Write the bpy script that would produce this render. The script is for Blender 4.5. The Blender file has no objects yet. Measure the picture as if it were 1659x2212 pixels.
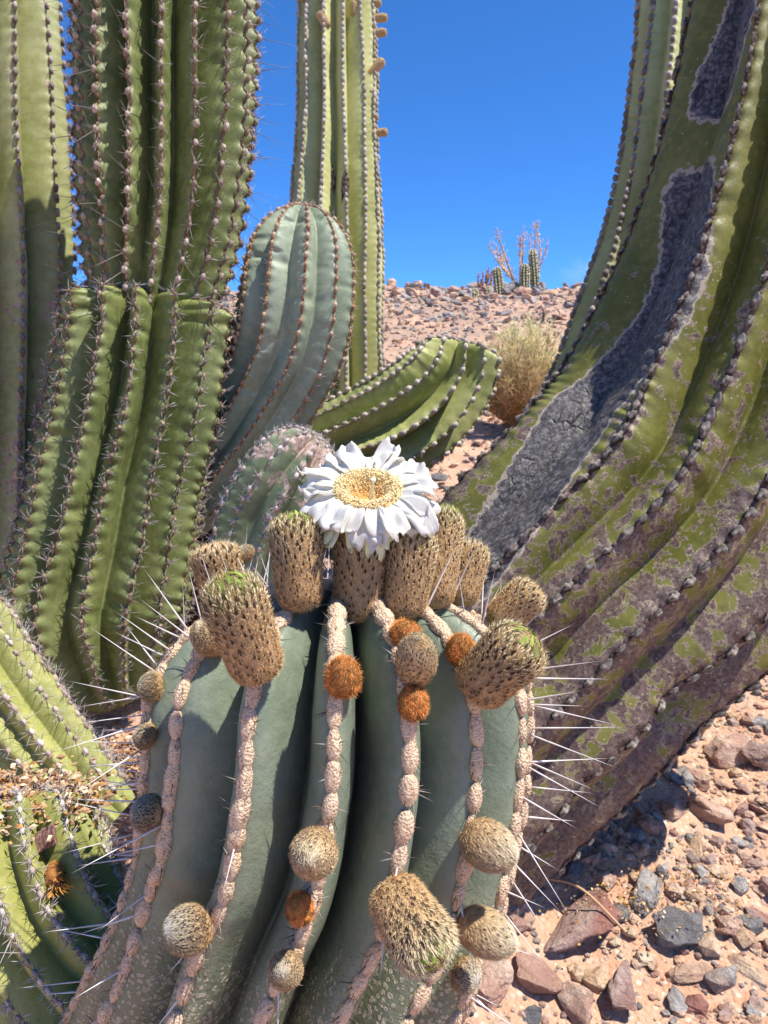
import bpy, bmesh, math, random
import numpy as np
from mathutils import Vector, Matrix

random.seed(7)
RNG = np.random.default_rng(7)
SC = bpy.context.scene
COL = SC.collection
R = math.radians

# ------------------------------------------------------------------ camera
CAM = np.array([0.0, 0.0, 1.5])
PITCH = R(8.0)
FPX = 1662.0                      # focal length in photo units (photo = 1659 x 2212 units)
FWD = np.array([0, math.cos(PITCH), -math.sin(PITCH)])
UPV = np.array([0, math.sin(PITCH), math.cos(PITCH)])
RGT = np.array([1.0, 0, 0])
cam_data = bpy.data.cameras.new("camera")
cam = bpy.data.objects.new("camera", cam_data)
COL.objects.link(cam)
cam.location = CAM
cam.rotation_euler = (R(90) - PITCH, 0, 0)
cam_data.sensor_fit = 'VERTICAL'
cam_data.sensor_height = 7.6
cam_data.lens = 7.6 / 2 * FPX / 1106.0
cam_data.clip_start = 0.02
cam_data.clip_end = 5000
cam_data.dof.use_dof = True
cam_data.dof.focus_distance = 0.47
cam_data.dof.aperture_fstop = 6.5
SC.camera = cam

# ------------------------------------------------------------------ world and sun
SUN_EL, SUN_AZ = R(63), R(-17)      # azimuth: turned from +X (right) towards +Y (away)
world = bpy.data.worlds.new("World")
SC.world = world
world.use_nodes = True
wn = world.node_tree
bg = wn.nodes['Background']
sky = wn.nodes.new('ShaderNodeTexSky')
sky.sky_type = 'NISHITA'
sky.sun_disc = False
sky.sun_elevation = SUN_EL
sky.sun_rotation = R(90) - SUN_AZ
sky.altitude = 3000
sky.air_density = 0.65
sky.dust_density = 0.0
sky.ozone_density = 10.0
hs = wn.nodes.new('ShaderNodeHueSaturation')
hs.inputs['Saturation'].default_value = 1.12
wn.links.new(sky.outputs[0], hs.inputs['Color'])
wn.links.new(hs.outputs[0], bg.inputs[0])
bg.inputs[1].default_value = 0.15
sun_dir = Vector((math.cos(SUN_EL) * math.cos(SUN_AZ), math.cos(SUN_EL) * math.sin(SUN_AZ), math.sin(SUN_EL)))
sd = bpy.data.lights.new("sun", 'SUN')
sd.energy = 3.7
sd.angle = R(0.53)
sd.color = (1.0, 0.955, 0.88)
sun = bpy.data.objects.new("sun", sd)
COL.objects.link(sun)
sun.rotation_euler = sun_dir.to_track_quat('Z', 'Y').to_euler()
sun.location = (4, 2, 8)
SC.view_settings.view_transform = 'Standard'
SC.view_settings.look = 'None'
SC.view_settings.gamma = 1
SC.view_settings.exposure = 1.1
SC.view_settings.use_curve_mapping = False
SC.cycles.use_denoising = True
SC.cycles.max_bounces = 6
SC.cycles.diffuse_bounces = 4
SC.cycles.transparent_max_bounces = 6

# ------------------------------------------------------------------ helpers
def P(x, y, d):
    """photo position (units of 1659 x 2212) at depth d metres -> world point"""
    return CAM + d * (FWD + (x - 829.5) / FPX * RGT + (1106 - y) / FPX * UPV)

def proj(V):
    q = np.atleast_2d(V) - CAM
    d = q @ FWD
    return 829.5 + FPX * (q @ RGT) / d, 1106 - FPX * (q @ UPV) / d, d

def nrm(a):
    a = np.asarray(a, float)
    return a / np.maximum(np.linalg.norm(a, axis=-1, keepdims=True), 1e-12)

def lin(r, g, b):
    f = lambda c: c / 12.92 if c <= 0.04045 else ((c + 0.055) / 1.055) ** 2.4
    return np.array([f(r / 255), f(g / 255), f(b / 255)])

def _hash(ix, iy, iz, seed):
    h = (ix * 374761393 + iy * 668265263 + iz * 2147483647 + seed * 1274126177) & 0xFFFFFFFF
    h = ((h ^ (h >> 13)) * 1274126177) & 0xFFFFFFFF
    h = h ^ (h >> 16)
    return (h & 0xFFFF) / 65535.0

def vnoise(p, seed=0):
    p = np.asarray(p, float)
    i = np.floor(p).astype(np.int64)
    f = p - i
    f = f * f * (3 - 2 * f)
    out = 0
    for dx in (0, 1):
        for dy in (0, 1):
            for dz in (0, 1):
                w = (f[..., 0] if dx else 1 - f[..., 0]) * (f[..., 1] if dy else 1 - f[..., 1]) * (f[..., 2] if dz else 1 - f[..., 2])
                out = out + w * _hash(i[..., 0] + dx, i[..., 1] + dy, i[..., 2] + dz, seed)
    return out * 2 - 1

def fbm(p, seed=0, o=3):
    p = np.asarray(p, float)
    s, a = 0, 1.0
    for k in range(o):
        s = s + a * vnoise(p * 2 ** k, seed + k)
        a *= 0.5
    return s

WM = {}
def put(o, parent=None, loc=None, mat4=None):
    COL.objects.link(o)
    m = mat4 if mat4 is not None else Matrix.Translation(loc if loc is not None else (0, 0, 0))
    WM[o.name] = m.copy()
    if mat4 is not None:
        o.matrix_basis = m
    elif loc is not None:
        o.location = loc
    if parent is not None:
        o.parent = parent
        o.matrix_parent_inverse = WM[parent.name].inverted()
    return o

def mesh(name, V, F, mat=None, smooth=True, attrs=None, col=None):
    me = bpy.data.meshes.new(name)
    V = np.asarray(V, np.float32)
    Fs = F if isinstance(F, list) else [F]
    Fs = [np.asarray(f, np.int32) for f in Fs if len(f)]
    me.vertices.add(len(V))
    me.vertices.foreach_set('co', V.ravel())
    nl = sum(f.size for f in Fs)
    nf = sum(len(f) for f in Fs)
    me.loops.add(nl)
    me.loops.foreach_set('vertex_index', np.concatenate([f.ravel() for f in Fs]))
    st, off = [], 0
    for f in Fs:
        st.append(off + np.arange(len(f)) * f.shape[1])
        off += f.size
    me.polygons.add(nf)
    me.polygons.foreach_set('loop_start', np.concatenate(st).astype(np.int32))
    me.update(calc_edges=True)
    me.polygons.foreach_set('use_smooth', np.full(nf, smooth, bool))
    if attrs:
        for k, a in attrs.items():
            at = me.attributes.new(k, 'FLOAT', 'POINT')
            at.data.foreach_set('value', np.asarray(a, np.float32).ravel())
    if col is not None:
        at = me.attributes.new('Col', 'FLOAT_COLOR', 'POINT')
        c = np.ones((len(V), 4), np.float32)
        c[:, :3] = col
        at.data.foreach_set('color', c.ravel())
    if mat is not None:
        me.materials.append(mat)
    me.update()
    return me

def obj(name, me, parent=None, loc=None, mat4=None, kind=None):
    o = bpy.data.objects.new(name, me)
    put(o, parent, loc, mat4)
    if kind:
        o['kind'] = kind
    return o

def thing(name, label, cat, loc, group=None):
    o = bpy.data.objects.new(name, None)
    o.empty_display_size = 0.05
    put(o, None, Vector(loc))
    tag(o, label, cat, group)
    return o

def tag(o, label, cat, group=None):
    o['label'] = label
    o['category'] = cat
    if group:
        o['group'] = group
    return o

class Batch:
    """collects many small pieces into one mesh"""
    def __init__(s):
        s.V, s.F, s.C, s.n = [], [], [], 0
    def add(s, V, F, C=None):
        V = np.asarray(V, float)
        s.V.append(V)
        s.F.append(np.asarray(F) + s.n)
        s.C.append(np.broadcast_to(np.asarray(C if C is not None else (1, 1, 1), float), V.shape))
        s.n += len(V)
    def inst(s, tv, tf, pos, fr, C=None):
        """template tv (k,3), tf; pos (n,3); fr (n,3,3) rows = scaled axes; C (n,k,3)|(n,3)|(3,)"""
        n, k = len(pos), len(tv)
        if n == 0:
            return
        V = np.einsum('kj,njc->nkc', tv, fr) + pos[:, None, :]
        F = (np.asarray(tf)[None] + (np.arange(n) * k)[:, None, None]).reshape(-1, np.asarray(tf).shape[1])
        if C is not None:
            C = np.asarray(C, float)
            if C.ndim == 2:
                C = C[:, None, :]
            C = np.broadcast_to(C, (n, k, 3)).reshape(-1, 3)
        s.add(V.reshape(-1, 3), F, C)
    def mesh(s, name, mat, smooth=True):
        V = np.concatenate(s.V)
        by = {}
        for f in s.F:
            by.setdefault(f.shape[1], []).append(f)
        return mesh(name, V, [np.concatenate(v) for v in by.values()], mat, smooth, col=np.concatenate(s.C))

def ico(sub):
    bm = bmesh.new()
    bmesh.ops.create_icosphere(bm, subdivisions=sub, radius=1)
    V = np.array([v.co[:] for v in bm.verts])
    F = np.array([[v.index for v in f.verts] for f in bm.faces])
    bm.free()
    return V, F
ICO1, ICO2, ICO3 = ico(1), ico(2), ico(3)
OCT = (np.array([[1, 0, 0], [-1, 0, 0], [0, 1, 0], [0, -1, 0], [0, 0, 1], [0, 0, -1]], float),
       np.array([[0, 2, 4], [2, 1, 4], [1, 3, 4], [3, 0, 4], [2, 0, 5], [1, 2, 5], [3, 1, 5], [0, 3, 5]]))
def spine_tpl(nz=3, ns=4):
    """tapered spine along +Z, length 1, base radius 1 (scale x,y separately), slight bulb at its foot"""
    V, F = [], []
    zs = np.linspace(0, 1, nz + 1)[:-1]
    rs = [1.0, 0.82, 0.5, 0.3][:nz]
    for z, r in zip(zs, rs):
        for k in range(ns):
            a = 2 * math.pi * k / ns
            V.append((r * math.cos(a), r * math.sin(a), z))
    V.append((0, 0, 1))
    for j in range(nz - 1):
        for k in range(ns):
            a, b = j * ns + k, j * ns + (k + 1) % ns
            F.append((a, b, b + ns)); F.append((a, b + ns, a + ns))
    t = len(V) - 1
    for k in range(ns):
        F.append(((nz - 1) * ns + k, (nz - 1) * ns + (k + 1) % ns, t))
    return np.array(V, float), np.array(F)
SP3 = spine_tpl(2, 3)
SP4 = spine_tpl(4, 5)

def frames_along(D, L, W):
    """rows x,y = perpendicular * W, row z = D * L"""
    D = nrm(D)
    a = np.where(np.abs(D[:, 2:3]) < 0.9, np.array([[0, 0, 1.0]]), np.array([[1.0, 0, 0]]))
    X = nrm(np.cross(a, D))
    Y = np.cross(D, X)
    L = np.broadcast_to(np.asarray(L, float), (len(D),))[:, None]
    W = np.broadcast_to(np.asarray(W, float), (len(D),))[:, None]
    return np.stack([X * W, Y * W, D * L], 1)

# ------------------------------------------------------------------ materials
class NT:
    def __init__(s, name):
        s.m = bpy.data.materials.new(name)
        s.m.use_nodes = True
        s.t = s.m.node_tree
        s.b = s.t.nodes['Principled BSDF']
    def n(s, typ, ins=None, **kw):
        nd = s.t.nodes.new(typ)
        for k, v in kw.items():
            setattr(nd, k, v)
        for k, v in (ins or {}).items():
            s.set(nd.inputs[k], v)
        return nd
    def set(s, sock, v):
        if hasattr(v, 'is_linked') or hasattr(v, 'links'):
            s.t.links.new(v, sock)
        else:
            if isinstance(v, np.ndarray):
                v = tuple(v)
            if isinstance(v, tuple) and len(v) == 3 and len(sock.default_value) == 4:
                v = v + (1,)
            sock.default_value = v
    def attr(s, name, out=2):
        return s.n('ShaderNodeAttribute', attribute_name=name).outputs[out]
    def co(s):
        return s.n('ShaderNodeTexCoord').outputs['Object']
    def geo(s):
        return s.n('ShaderNodeNewGeometry').outputs['Position']
    def scale(s, v, sc):
        return s.n('ShaderNodeVectorMath', {0: v, 1: sc}, operation='MULTIPLY').outputs[0]
    def noise(s, v, scale, detail=4, rough=0.6, dist=0.0):
        return s.n('ShaderNodeTexNoise', {'Vector': v, 'Scale': scale, 'Detail': detail, 'Roughness': rough, 'Distortion': dist}).outputs[0]
    def vor(s, v, scale, out=0, feature='F1', rnd=1.0):
        return s.n('ShaderNodeTexVoronoi', {'Vector': v, 'Scale': scale, 'Randomness': rnd}, feature=feature).outputs[out]
    def math(s, op, a, b=0.0, c=0.0, clamp=False):
        return s.n('ShaderNodeMath', {0: a, 1: b, 2: c}, operation=op, use_clamp=clamp).outputs[0]
    def ss(s, v, lo, hi, a=0.0, b=1.0):
        return s.n('ShaderNodeMapRange', {0: v, 1: lo, 2: hi, 3: a, 4: b}, interpolation_type='SMOOTHSTEP').outputs[0]
    def mix(s, f, a, b, blend='MIX'):
        nd = s.n('ShaderNodeMix', data_type='RGBA', blend_type=blend)
        s.set(nd.inputs[0], f); s.set(nd.inputs[6], a); s.set(nd.inputs[7], b)
        return nd.outputs[2]
    def bump(s, h, strength, dist):
        return s.n('ShaderNodeBump', {'Height': h, 'Strength': strength, 'Distance': dist}).outputs[0]
    def out(s, col, rough=0.6, spec=0.3, normal=None, **kw):
        s.set(s.b.inputs['Base Color'], col)
        s.set(s.b.inputs['Roughness'], rough)
        s.set(s.b.inputs['Specular IOR Level'], spec)
        if normal is not None:
            s.set(s.b.inputs['Normal'], normal)
        for k, v in kw.items():
            s.set(s.b.inputs[k.replace('_', ' ')], v)
        return s.m

def skin_mat(name, c1, c2, scar=0.0, scarcol=(0.3, 0.2, 0.13), scurf=0.0, rough=0.5, sheen=0.3, big=6.0, crest_col=None, wax=0.0, dots=0.0):
    """cactus skin: two greens mottled, corky scars with pale rims, pale scurf"""
    t = NT(name)
    co = t.geo()
    n1 = t.noise(co, big, 5, 0.6)
    n2 = t.noise(co, big * 9, 4, 0.65)
    n3 = t.noise(co, 420, 3, 0.7)
    f = t.math('MULTIPLY_ADD', t.math('SUBTRACT', n2, 0.5), 0.7, n1)
    c = t.mix(t.ss(f, 0.3, 0.7), c1, c2)
    cr = t.attr('crest')
    # yellowed, slightly worn skin toward the rib crests
    worn = t.math('MULTIPLY', t.ss(cr, 0.35, 0.0), t.ss(n2, 0.3, 0.75))
    cc = crest_col if crest_col is not None else np.asarray(c2) * np.array([1.15, 1.05, 0.8])
    c = t.mix(t.math('MULTIPLY', worn, 0.6), c, cc)
    c = t.mix(t.attr('young'), c, (0.33, 0.36, 0.10))
    # fine speckle
    c = t.mix(t.math('MULTIPLY', t.ss(n3, 0.52, 0.75), 0.25), c, np.asarray(c1) * 0.6)
    bh = t.math('MULTIPLY_ADD', n3, 0.25, n2)
    if scar > 0:
        sn = t.noise(co, 26, 7, 0.68, 0.5)
        sa = t.math('ADD', t.math('ADD', sn, t.attr('scar')), t.math('MULTIPLY', t.ss(cr, 0.4, 0.0), 0.06))
        thr = 1.0 - scar
        sm = t.ss(sa, thr, thr + 0.012)
        rim = t.math('SUBTRACT', t.ss(sa, thr - 0.012, thr - 0.004), t.ss(sa, thr + 0.006, thr + 0.016))
        sc2 = t.mix(t.ss(t.noise(co, 120, 6, 0.7), 0.35, 0.65), np.asarray(scarcol) * 0.55, np.asarray(scarcol) * 1.5)
        c = t.mix(sm, c, sc2)
        c = t.mix(rim, c, (0.40, 0.31, 0.24))
        bh = t.math('ADD', bh, t.math('MULTIPLY', sm, t.math('MULTIPLY_ADD', t.noise(co, 160, 5, 0.7), 1.6, -0.6)))
    if dots > 0:
        d = t.vor(co, 62, 0)
        dm = t.math('MULTIPLY', t.ss(d, 0.13, 0.09), t.ss(t.noise(co, 14, 2), 0.62 - dots, 0.66 - dots))
        c = t.mix(dm, c, (0.42, 0.38, 0.26))
    if scurf > 0:
        v = t.vor(co, 270, 0)
        v2 = t.vor(co, 560, 0)
        area = t.math('ADD', t.attr('scurf'), t.math('MULTIPLY', t.math('SUBTRACT', t.noise(co, 34, 5, 0.7), 0.5), 1.3))
        m1 = t.math('MULTIPLY', t.ss(v, 0.50, 0.40), t.ss(t.math('ADD', area, t.math('MULTIPLY', t.math('SUBTRACT', t.noise(co, 190, 2), 0.5), 0.9)), 0.40, 0.62))
        c = t.mix(t.math('MULTIPLY', m1, 0.95), c, (0.56, 0.49, 0.36))
        m2 = t.math('MULTIPLY', t.ss(v2, 0.42, 0.3), t.ss(area, 0.1, 0.3))
        c = t.mix(t.math('MULTIPLY', m2, 0.5), c, np.asarray(c1) * 0.42)
        c = t.mix(t.math('MULTIPLY', t.ss(area, 0.2, 0.8), 0.5), c, (0.17, 0.17, 0.085))
        bh = t.math('ADD', bh, t.math('MULTIPLY', m1, 1.2))
    if scar > 0:
        bk = t.attr('bark')
        st = t.n('ShaderNodeCombineXYZ', {0: t.attr('ruv_a'), 1: t.attr('ruv_b'), 2: 0.0}).outputs[0]
        e = t.math('ADD', bk, t.math('MULTIPLY', t.math('SUBTRACT', t.noise(co, 45, 4), 0.5), 0.5))
        bm_ = t.ss(e, 0.48, 0.52)
        cells = t.vor(t.scale(t.n('ShaderNodeVectorMath', {0: st, 1: t.scale(t.n('ShaderNodeTexNoise', {'Vector': co, 'Scale': 25.0, 'Detail': 3.0}).outputs[1], (0.03, 0.03, 0.0))}, operation='ADD').outputs[0], (60.0, 13.0, 1.0)), 1.0, 0, 'DISTANCE_TO_EDGE')
        crack = t.math('MULTIPLY', t.ss(cells, 0.05, 0.0), t.ss(t.noise(co, 18, 3), .42, .58))
        bn = t.noise(co, 90, 6, 0.7)
        bc = t.mix(t.ss(bn, 0.42, 0.66), (0.060, 0.053, 0.049), (0.22, 0.20, 0.185))
        bc = t.mix(crack, bc, (0.03, 0.027, 0.025))
        c = t.mix(bm_, c, bc)
        edge = t.math('SUBTRACT', t.ss(e, 0.40, 0.45), t.ss(e, 0.49, 0.52))
        c = t.mix(edge, c, (0.40, 0.33, 0.25))
        bh = t.math('ADD', bh, t.math('MULTIPLY', bm_, t.math('SUBTRACT', t.math('MULTIPLY', bn, 3.5), t.math('MULTIPLY', crack, 4.0))))
    nb = t.bump(bh, 0.5, 0.0022)
    m = t.out(c, rough, sheen, nb)
    if wax > 0:
        t.b.inputs['Coat Weight'].default_value = wax
        t.b.inputs['Coat Roughness'].default_value = 0.35
    return m

def col_mat(name, rough=0.8, spec=0.15, trans=0.0, var=0.25, scale=300.0, sheen=0.0):
    """colour from the mesh, with fine mottling"""
    t = NT(name)
    c = t.attr('Col', 0)
    f = t.noise(t.geo(), scale, 3, 0.6)
    c2 = t.mix(1.0, c, t.mix(f, (1 - var, 1 - var, 1 - var), (1 + var, 1 + var, 1 + var)), 'MULTIPLY')
    m = t.out(c2, rough, spec)
    if sheen:
        t.b.inputs['Sheen Weight'].default_value = sheen
        t.b.inputs['Sheen Roughness'].default_value = 0.5
    if trans > 0:
        t.b.inputs['Subsurface Weight'].default_value = 0.0
        tr = t.n('ShaderNodeBsdfTranslucent', {'Color': c2})
        mx = t.n('ShaderNodeMixShader', {0: trans, 1: t.b.outputs[0], 2: tr.outputs[0]})
        t.t.links.new(mx.outputs[0], t.t.nodes['Material Output'].inputs[0])
    return m

# ------------------------------------------------------------------ ribbed stems
def catmull(Q, n):
    Q = np.asarray(Q, float)
    Q = np.vstack([2 * Q[0] - Q[1], Q, 2 * Q[-1] - Q[-2]])
    m = len(Q) - 3
    out = []
    for t in np.linspace(0, m - 1e-9, n):
        i = int(t); f = t - i
        a, b, c, d = Q[i:i + 4]
        out.append(0.5 * (2 * b + (c - a) * f + (2 * a - 5 * b + 4 * c - d) * f * f + (3 * b - a - 3 * c + d) * f ** 3))
    return np.array(out)

def even(n, phase):
    return [phase + 360.0 * k / n for k in range(n)]

class Stem:
    pass

def make_stem(ctrl, angles, depth=0.2, p=1.6, e=0.2, per=14, rows=200, dome=None, foot=None, tub=0.0, spacing=0.02,
              wrinkle=0.0, wfreq=30.0, wob=0.0, wobf=3.0, seed=0, vmul=None, mod=None, lump=0.0, world=False):
    """ctrl: (x, y, depth, radius) in photo units, base first; world=True: (X, Y, Z, radius in m)"""
    if world:
        Q = np.array(ctrl, float)
    else:
        Q = np.array([[*P(x, y, d), r * d / FPX] for x, y, d, r in ctrl])
    A = catmull(Q, 1200)
    C, Rr = A[:, :3], np.maximum(A[:, 3], 1e-4)
    s = np.concatenate([[0], np.cumsum(np.linalg.norm(np.diff(C, axis=0), axis=1))])
    L = s[-1]
    if dome:
        ln, k = dome
        q = np.clip((s - (L - ln)) / ln, 0, 1)
        Rr = Rr * np.sqrt(np.maximum(1 - q ** k, 1e-6))
    if foot:
        ln, k = foot
        q = np.clip((ln - s) / ln, 0, 1)
        Rr = Rr * np.sqrt(np.maximum(1 - q ** k, 1e-6))
    g = np.concatenate([[0], np.cumsum(np.hypot(np.diff(s), np.diff(Rr)))])
    G = g[-1]
    gr = np.linspace(0, G, rows)
    C = np.stack([np.interp(gr, g, C[:, k]) for k in range(3)], 1)
    sr = np.interp(gr, g, s)
    Rr = np.interp(gr, g, Rr)
    T = nrm(np.gradient(A[:, :3], axis=0))
    T = nrm(np.stack([np.interp(gr, g, T[:, k]) for k in range(3)], 1))
    v = CAM - C
    N = nrm(v - (v * T).sum(1, keepdims=True) * T)
    X = np.cross(T, N)
    ang = np.sort(np.array(angles, float) % 360)
    n = len(ang)
    nxt = np.roll(ang, -1); nxt[-1] += 360
    prv = np.roll(ang, 1); prv[0] -= 360
    u = np.linspace(-1, 1, per + 1)[:-1]
    th, uu, ri, vi = [], [], [], []
    for i in range(n):
        for x in u:
            h = (ang[i] - prv[i]) / 2 if x < 0 else (nxt[i] - ang[i]) / 2
            th.append(ang[i] + x * h); uu.append(x); ri.append(i)
            vi.append((i - 1) % n if x < 0 else i)
    th, uu, ri, vi = R(1) * np.array(th), np.array(uu), np.array(ri), np.array(vi)
    t = gr / G
    dep = np.interp(t, *zip(*depth)) if isinstance(depth, (list, tuple)) else np.full(rows, depth)
    f = ((np.sqrt(uu ** 2 + e * e) - e) / (math.sqrt(1 + e * e) - e)) ** p
    vm = np.ones(n)
    for k, m_ in (vmul or {}).items():
        j = int(np.argmin(np.abs(((ang + (nxt - ang) / 2) - k + 180) % 360 - 180)))
        vm[j] = m_
    fm = f * (1 + (vm[vi] - 1) * np.abs(uu))
    GG, UU, RI = gr[:, None], uu[None, :], ri[None, :]
    rel = 1 - dep[:, None] * fm[None, :]
    if tub:
        ph = GG / spacing + 0.5 * (RI % 2)
        rel = rel + tub * (np.exp(-(UU / 0.3) ** 2) * np.cos(2 * math.pi * ph))
    if wrinkle:
        q = np.stack(np.broadcast_arrays(GG * wfreq, RI * 7.3 + (UU > 0) * 3.1, UU * 0.8), -1)
        w = vnoise(q, seed + 5)
        rel = rel - wrinkle * np.clip(w - 0.1, 0, 1) ** 1.5 * np.sin(math.pi * np.clip(np.abs(UU) * 0.9 + 0.08, 0, 1))
    if lump:
        q = np.stack(np.broadcast_arrays(GG * 5 + UU * 0, np.cos(th)[None, :] * 1.5 + 0 * GG, np.sin(th)[None, :] * 1.5 + 0 * GG), -1)
        rel = rel + lump * fbm(q, seed + 9)
    TH = np.broadcast_to(th[None, :], rel.shape)
    if wob:
        o = np.stack([vnoise(np.stack([gr * wobf + 17.3 * i, gr * 0 + i * 3.7, gr * 0], -1), seed) for i in range(n)], 1)
        other = np.where(uu < 0, (ri - 1) % n, (ri + 1) % n)
        w = np.abs(uu)[None, :] / 2
        TH = TH + wob * (o[:, ri] * (1 - w) + o[:, other] * w)
    if mod:
        rel = mod(rel, t[:, None], TH, UU, RI)
    rad = Rr[:, None] * rel
    V = C[:, None, :] + rad[..., None] * (np.cos(TH)[..., None] * N[:, None, :] + np.sin(TH)[..., None] * X[:, None, :])
    m = len(th)
    i = np.arange(rows - 1)[:, None] * m
    a = i + np.arange(m)[None, :]
    b = i + (np.arange(m)[None, :] + 1) % m
    F = np.stack([a, b, b + m, a + m], -1).reshape(-1, 4)
    S = Stem()
    S.grid, S.V, S.F = V, V.reshape(-1, 3), F
    S.C, S.T, S.N, S.X, S.R, S.g, S.t, S.G = C, T, N, X, Rr, gr, t, G
    S.n, S.per, S.ang, S.spacing, S.th = n, per, ang, spacing, th
    S.crest_idx = [k * per + per // 2 for k in range(n)]
    ones = np.ones_like(rel)
    S.attrs = {'crest': np.abs(UU) * ones, 't': t[:, None] * ones, 'scar': 0 * ones, 'scurf': 0 * ones, 'bark': 0 * ones, 'young': 0 * ones,
               'ruv_a': (th[None, :] * ones) * Rr.max(), 'ruv_b': GG * ones}
    return S

def stem_obj(S, name, mat, parent):
    return obj(name, mesh(name, S.V, S.F, mat, True, {k: v for k, v in S.attrs.items()}), parent)

def areoles(S, spacing=None, t0=0.0, t1=1.0, ribs=None, jit=0.12, face=-0.45, seed=0):
    rng = np.random.default_rng(seed + 11)
    spacing = spacing or S.spacing
    out = []
    for i in range(S.n):
        if ribs is not None and i not in ribs:
            continue
        line = S.grid[:, S.crest_idx[i]]
        ph = 0.5 * (i % 2)
        ks = np.arange(0, S.G / spacing + 1)
        g = (ks - ph) * spacing
        g = g[(g > t0 * S.G) & (g < t1 * S.G)]
        g = g + rng.normal(0, jit * spacing, len(g))
        if not len(g):
            continue
        itp = lambda A: np.stack([np.interp(g, S.g, A[:, k]) for k in range(3)], 1)
        p = itp(line)
        T = nrm(itp(np.gradient(line, axis=0)))
        rad = p - itp(S.C)
        Nn = nrm(rad - (rad * T).sum(1, keepdims=True) * T)
        # near the flat crown the outward normal turns towards the axis direction
        Tx = itp(S.T)
        Xs = np.cross(T, Nn)
        for k in range(len(g)):
            out.append((p[k], T[k], Nn[k], Xs[k], g[k] / S.G, i, g[k]))
    A = Stem()
    A.p, A.T, A.N, A.X = (np.array([o[k] for o in out]) for k in range(4))
    A.t = np.array([o[4] for o in out]); A.rib = np.array([o[5] for o in out])
    keep = (A.N * nrm(CAM - A.p)).sum(1) > face
    return sub(A, keep)

def sub(A, keep):
    B = Stem()
    for k in ('p', 'T', 'N', 'X', 't', 'rib'):
        setattr(B, k, getattr(A, k)[keep])
    return B

def add_spines(b, A, n=6, length=(0.008, 0.016), width=0.0004, spread=(40, 85), tilt=0.0, base=(0.05, 0.035, 0.03), tip=(0.4, 0.37, 0.33), seed=0, tpl=SP3, prob=1.0, sink=0.0):
    rng = np.random.default_rng(seed + 31)
    m = len(A.p)
    if m == 0:
        return
    idx = np.repeat(np.arange(m), n)
    idx = idx[rng.random(len(idx)) < prob]
    al = R(1) * rng.uniform(spread[0], spread[1], len(idx))
    be = rng.uniform(0, 2 * math.pi, len(idx))
    D = A.N[idx] * np.cos(al)[:, None] + (A.T[idx] * np.cos(be)[:, None] + A.X[idx] * np.sin(be)[:, None]) * np.sin(al)[:, None]
    D = D + np.array([0, 0, tilt])
    Ls = rng.uniform(length[0], length[1], len(idx))
    fr = frames_along(D, Ls, width * rng.uniform(0.8, 1.25, len(idx)))
    z = tpl[0][:, 2]
    c = np.asarray(base)[None] * (1 - z[:, None]) + np.asarray(tip)[None] * z[:, None]
    br = rng.uniform(0.7, 1.3, len(idx))
    b.inst(tpl[0], tpl[1], A.p[idx] - sink * A.N[idx], fr, c[None] * br[:, None, None])

def add_beads(b, A, w, l, h, col1, col2, seed=0, tpl=ICO2, rough=0.12, lift=0.3):
    rng = np.random.default_rng(seed + 41)
    m = len(A.p)
    if m == 0:
        return
    sc = rng.uniform(0.8, 1.2, m)
    fr = np.stack([A.X * (w * sc)[:, None] if np.ndim(w) else A.X * w * sc[:, None], A.T * l * sc[:, None], A.N * h * sc[:, None]], 1)
    tv = tpl[0] * (1 + rough * vnoise(tpl[0] * 2.3, seed)[:, None])
    k = rng.random(m)[:, None]
    c = np.asarray(col1)[None] * (1 - k) + np.asarray(col2)[None] * k
    spk = 1 + 0.35 * vnoise(tpl[0] * 4.1, seed + 3)
    b.inst(tv, tpl[1], A.p + A.N * (h * lift), fr, c[:, None, :] * spk[None, :, None])

M_BEAD = col_mat('areole_felt', 0.95, 0.05, var=0.35, scale=900.0)
M_SPINE = col_mat('spine_horn', 0.55, 0.35, var=0.1, scale=120.0)

# ------------------------------------------------------------------ big flowering cactus
C_WOOLP = lin(226, 200, 168)
C_WOOLB = lin(198, 156, 120)
C_ORANGE = lin(208, 144, 82)
C_CREAM = lin(240, 224, 186)
C_GOLD = lin(232, 200, 150)
C_TAN = lin(216, 182, 134)

def fg_mod(rel, t, th, u, ri):
    # a shallow fold ring around the stem, lower third
    q = np.exp(-((t - 0.62 - 0.012 * np.cos(th * 6.5)) / 0.010) ** 2) * np.sin(np.pi * np.clip(np.abs(u), 0, 1))
    return rel - 0.007 * q

FG_CTRL = [(150, 3300, 0.95, 240), (300, 2750, 0.76, 330), (450, 2450, 0.66, 380), (572, 2200, 0.60, 388), (652, 1990, 0.575, 378),
           (706, 1820, 0.57, 392), (732, 1640, 0.57, 402), (738, 1480, 0.572, 400), (738, 1380, 0.575, 385), (738, 1262, 0.58, 350)]
FG_ANG = [-70, -46.7, -23.5, -2.2, 16.8, 36.4, 60, 83, 106, 129, 152, 175, 198, 220, 242, 265]
FG = make_stem(FG_CTRL, FG_ANG, depth=[(0, .14), (.55, .16), (.75, .24), (.88, .33), (1, .42)], p=1.75, e=0.16, per=24, rows=420,
               dome=(0.092, 2.6), spacing=0.0165, vmul={7: 1.8, -13: 1.3, 27: 0.9}, wob=0.04, wobf=5.0, seed=3, lump=0.012, mod=fg_mod)
FG.attrs['scurf'] = np.clip((P(0, 1840, .5)[2] - FG.grid[..., 2]) / 0.09, -0.3, 0.72) - 0.05
M_FG = skin_mat('blue_green_waxy_skin', (0.150, 0.182, 0.122), (0.215, 0.246, 0.172), scurf=1.0, rough=0.42, sheen=0.35, big=9.0, crest_col=(0.15, 0.17, 0.10), wax=0.06)
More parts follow.
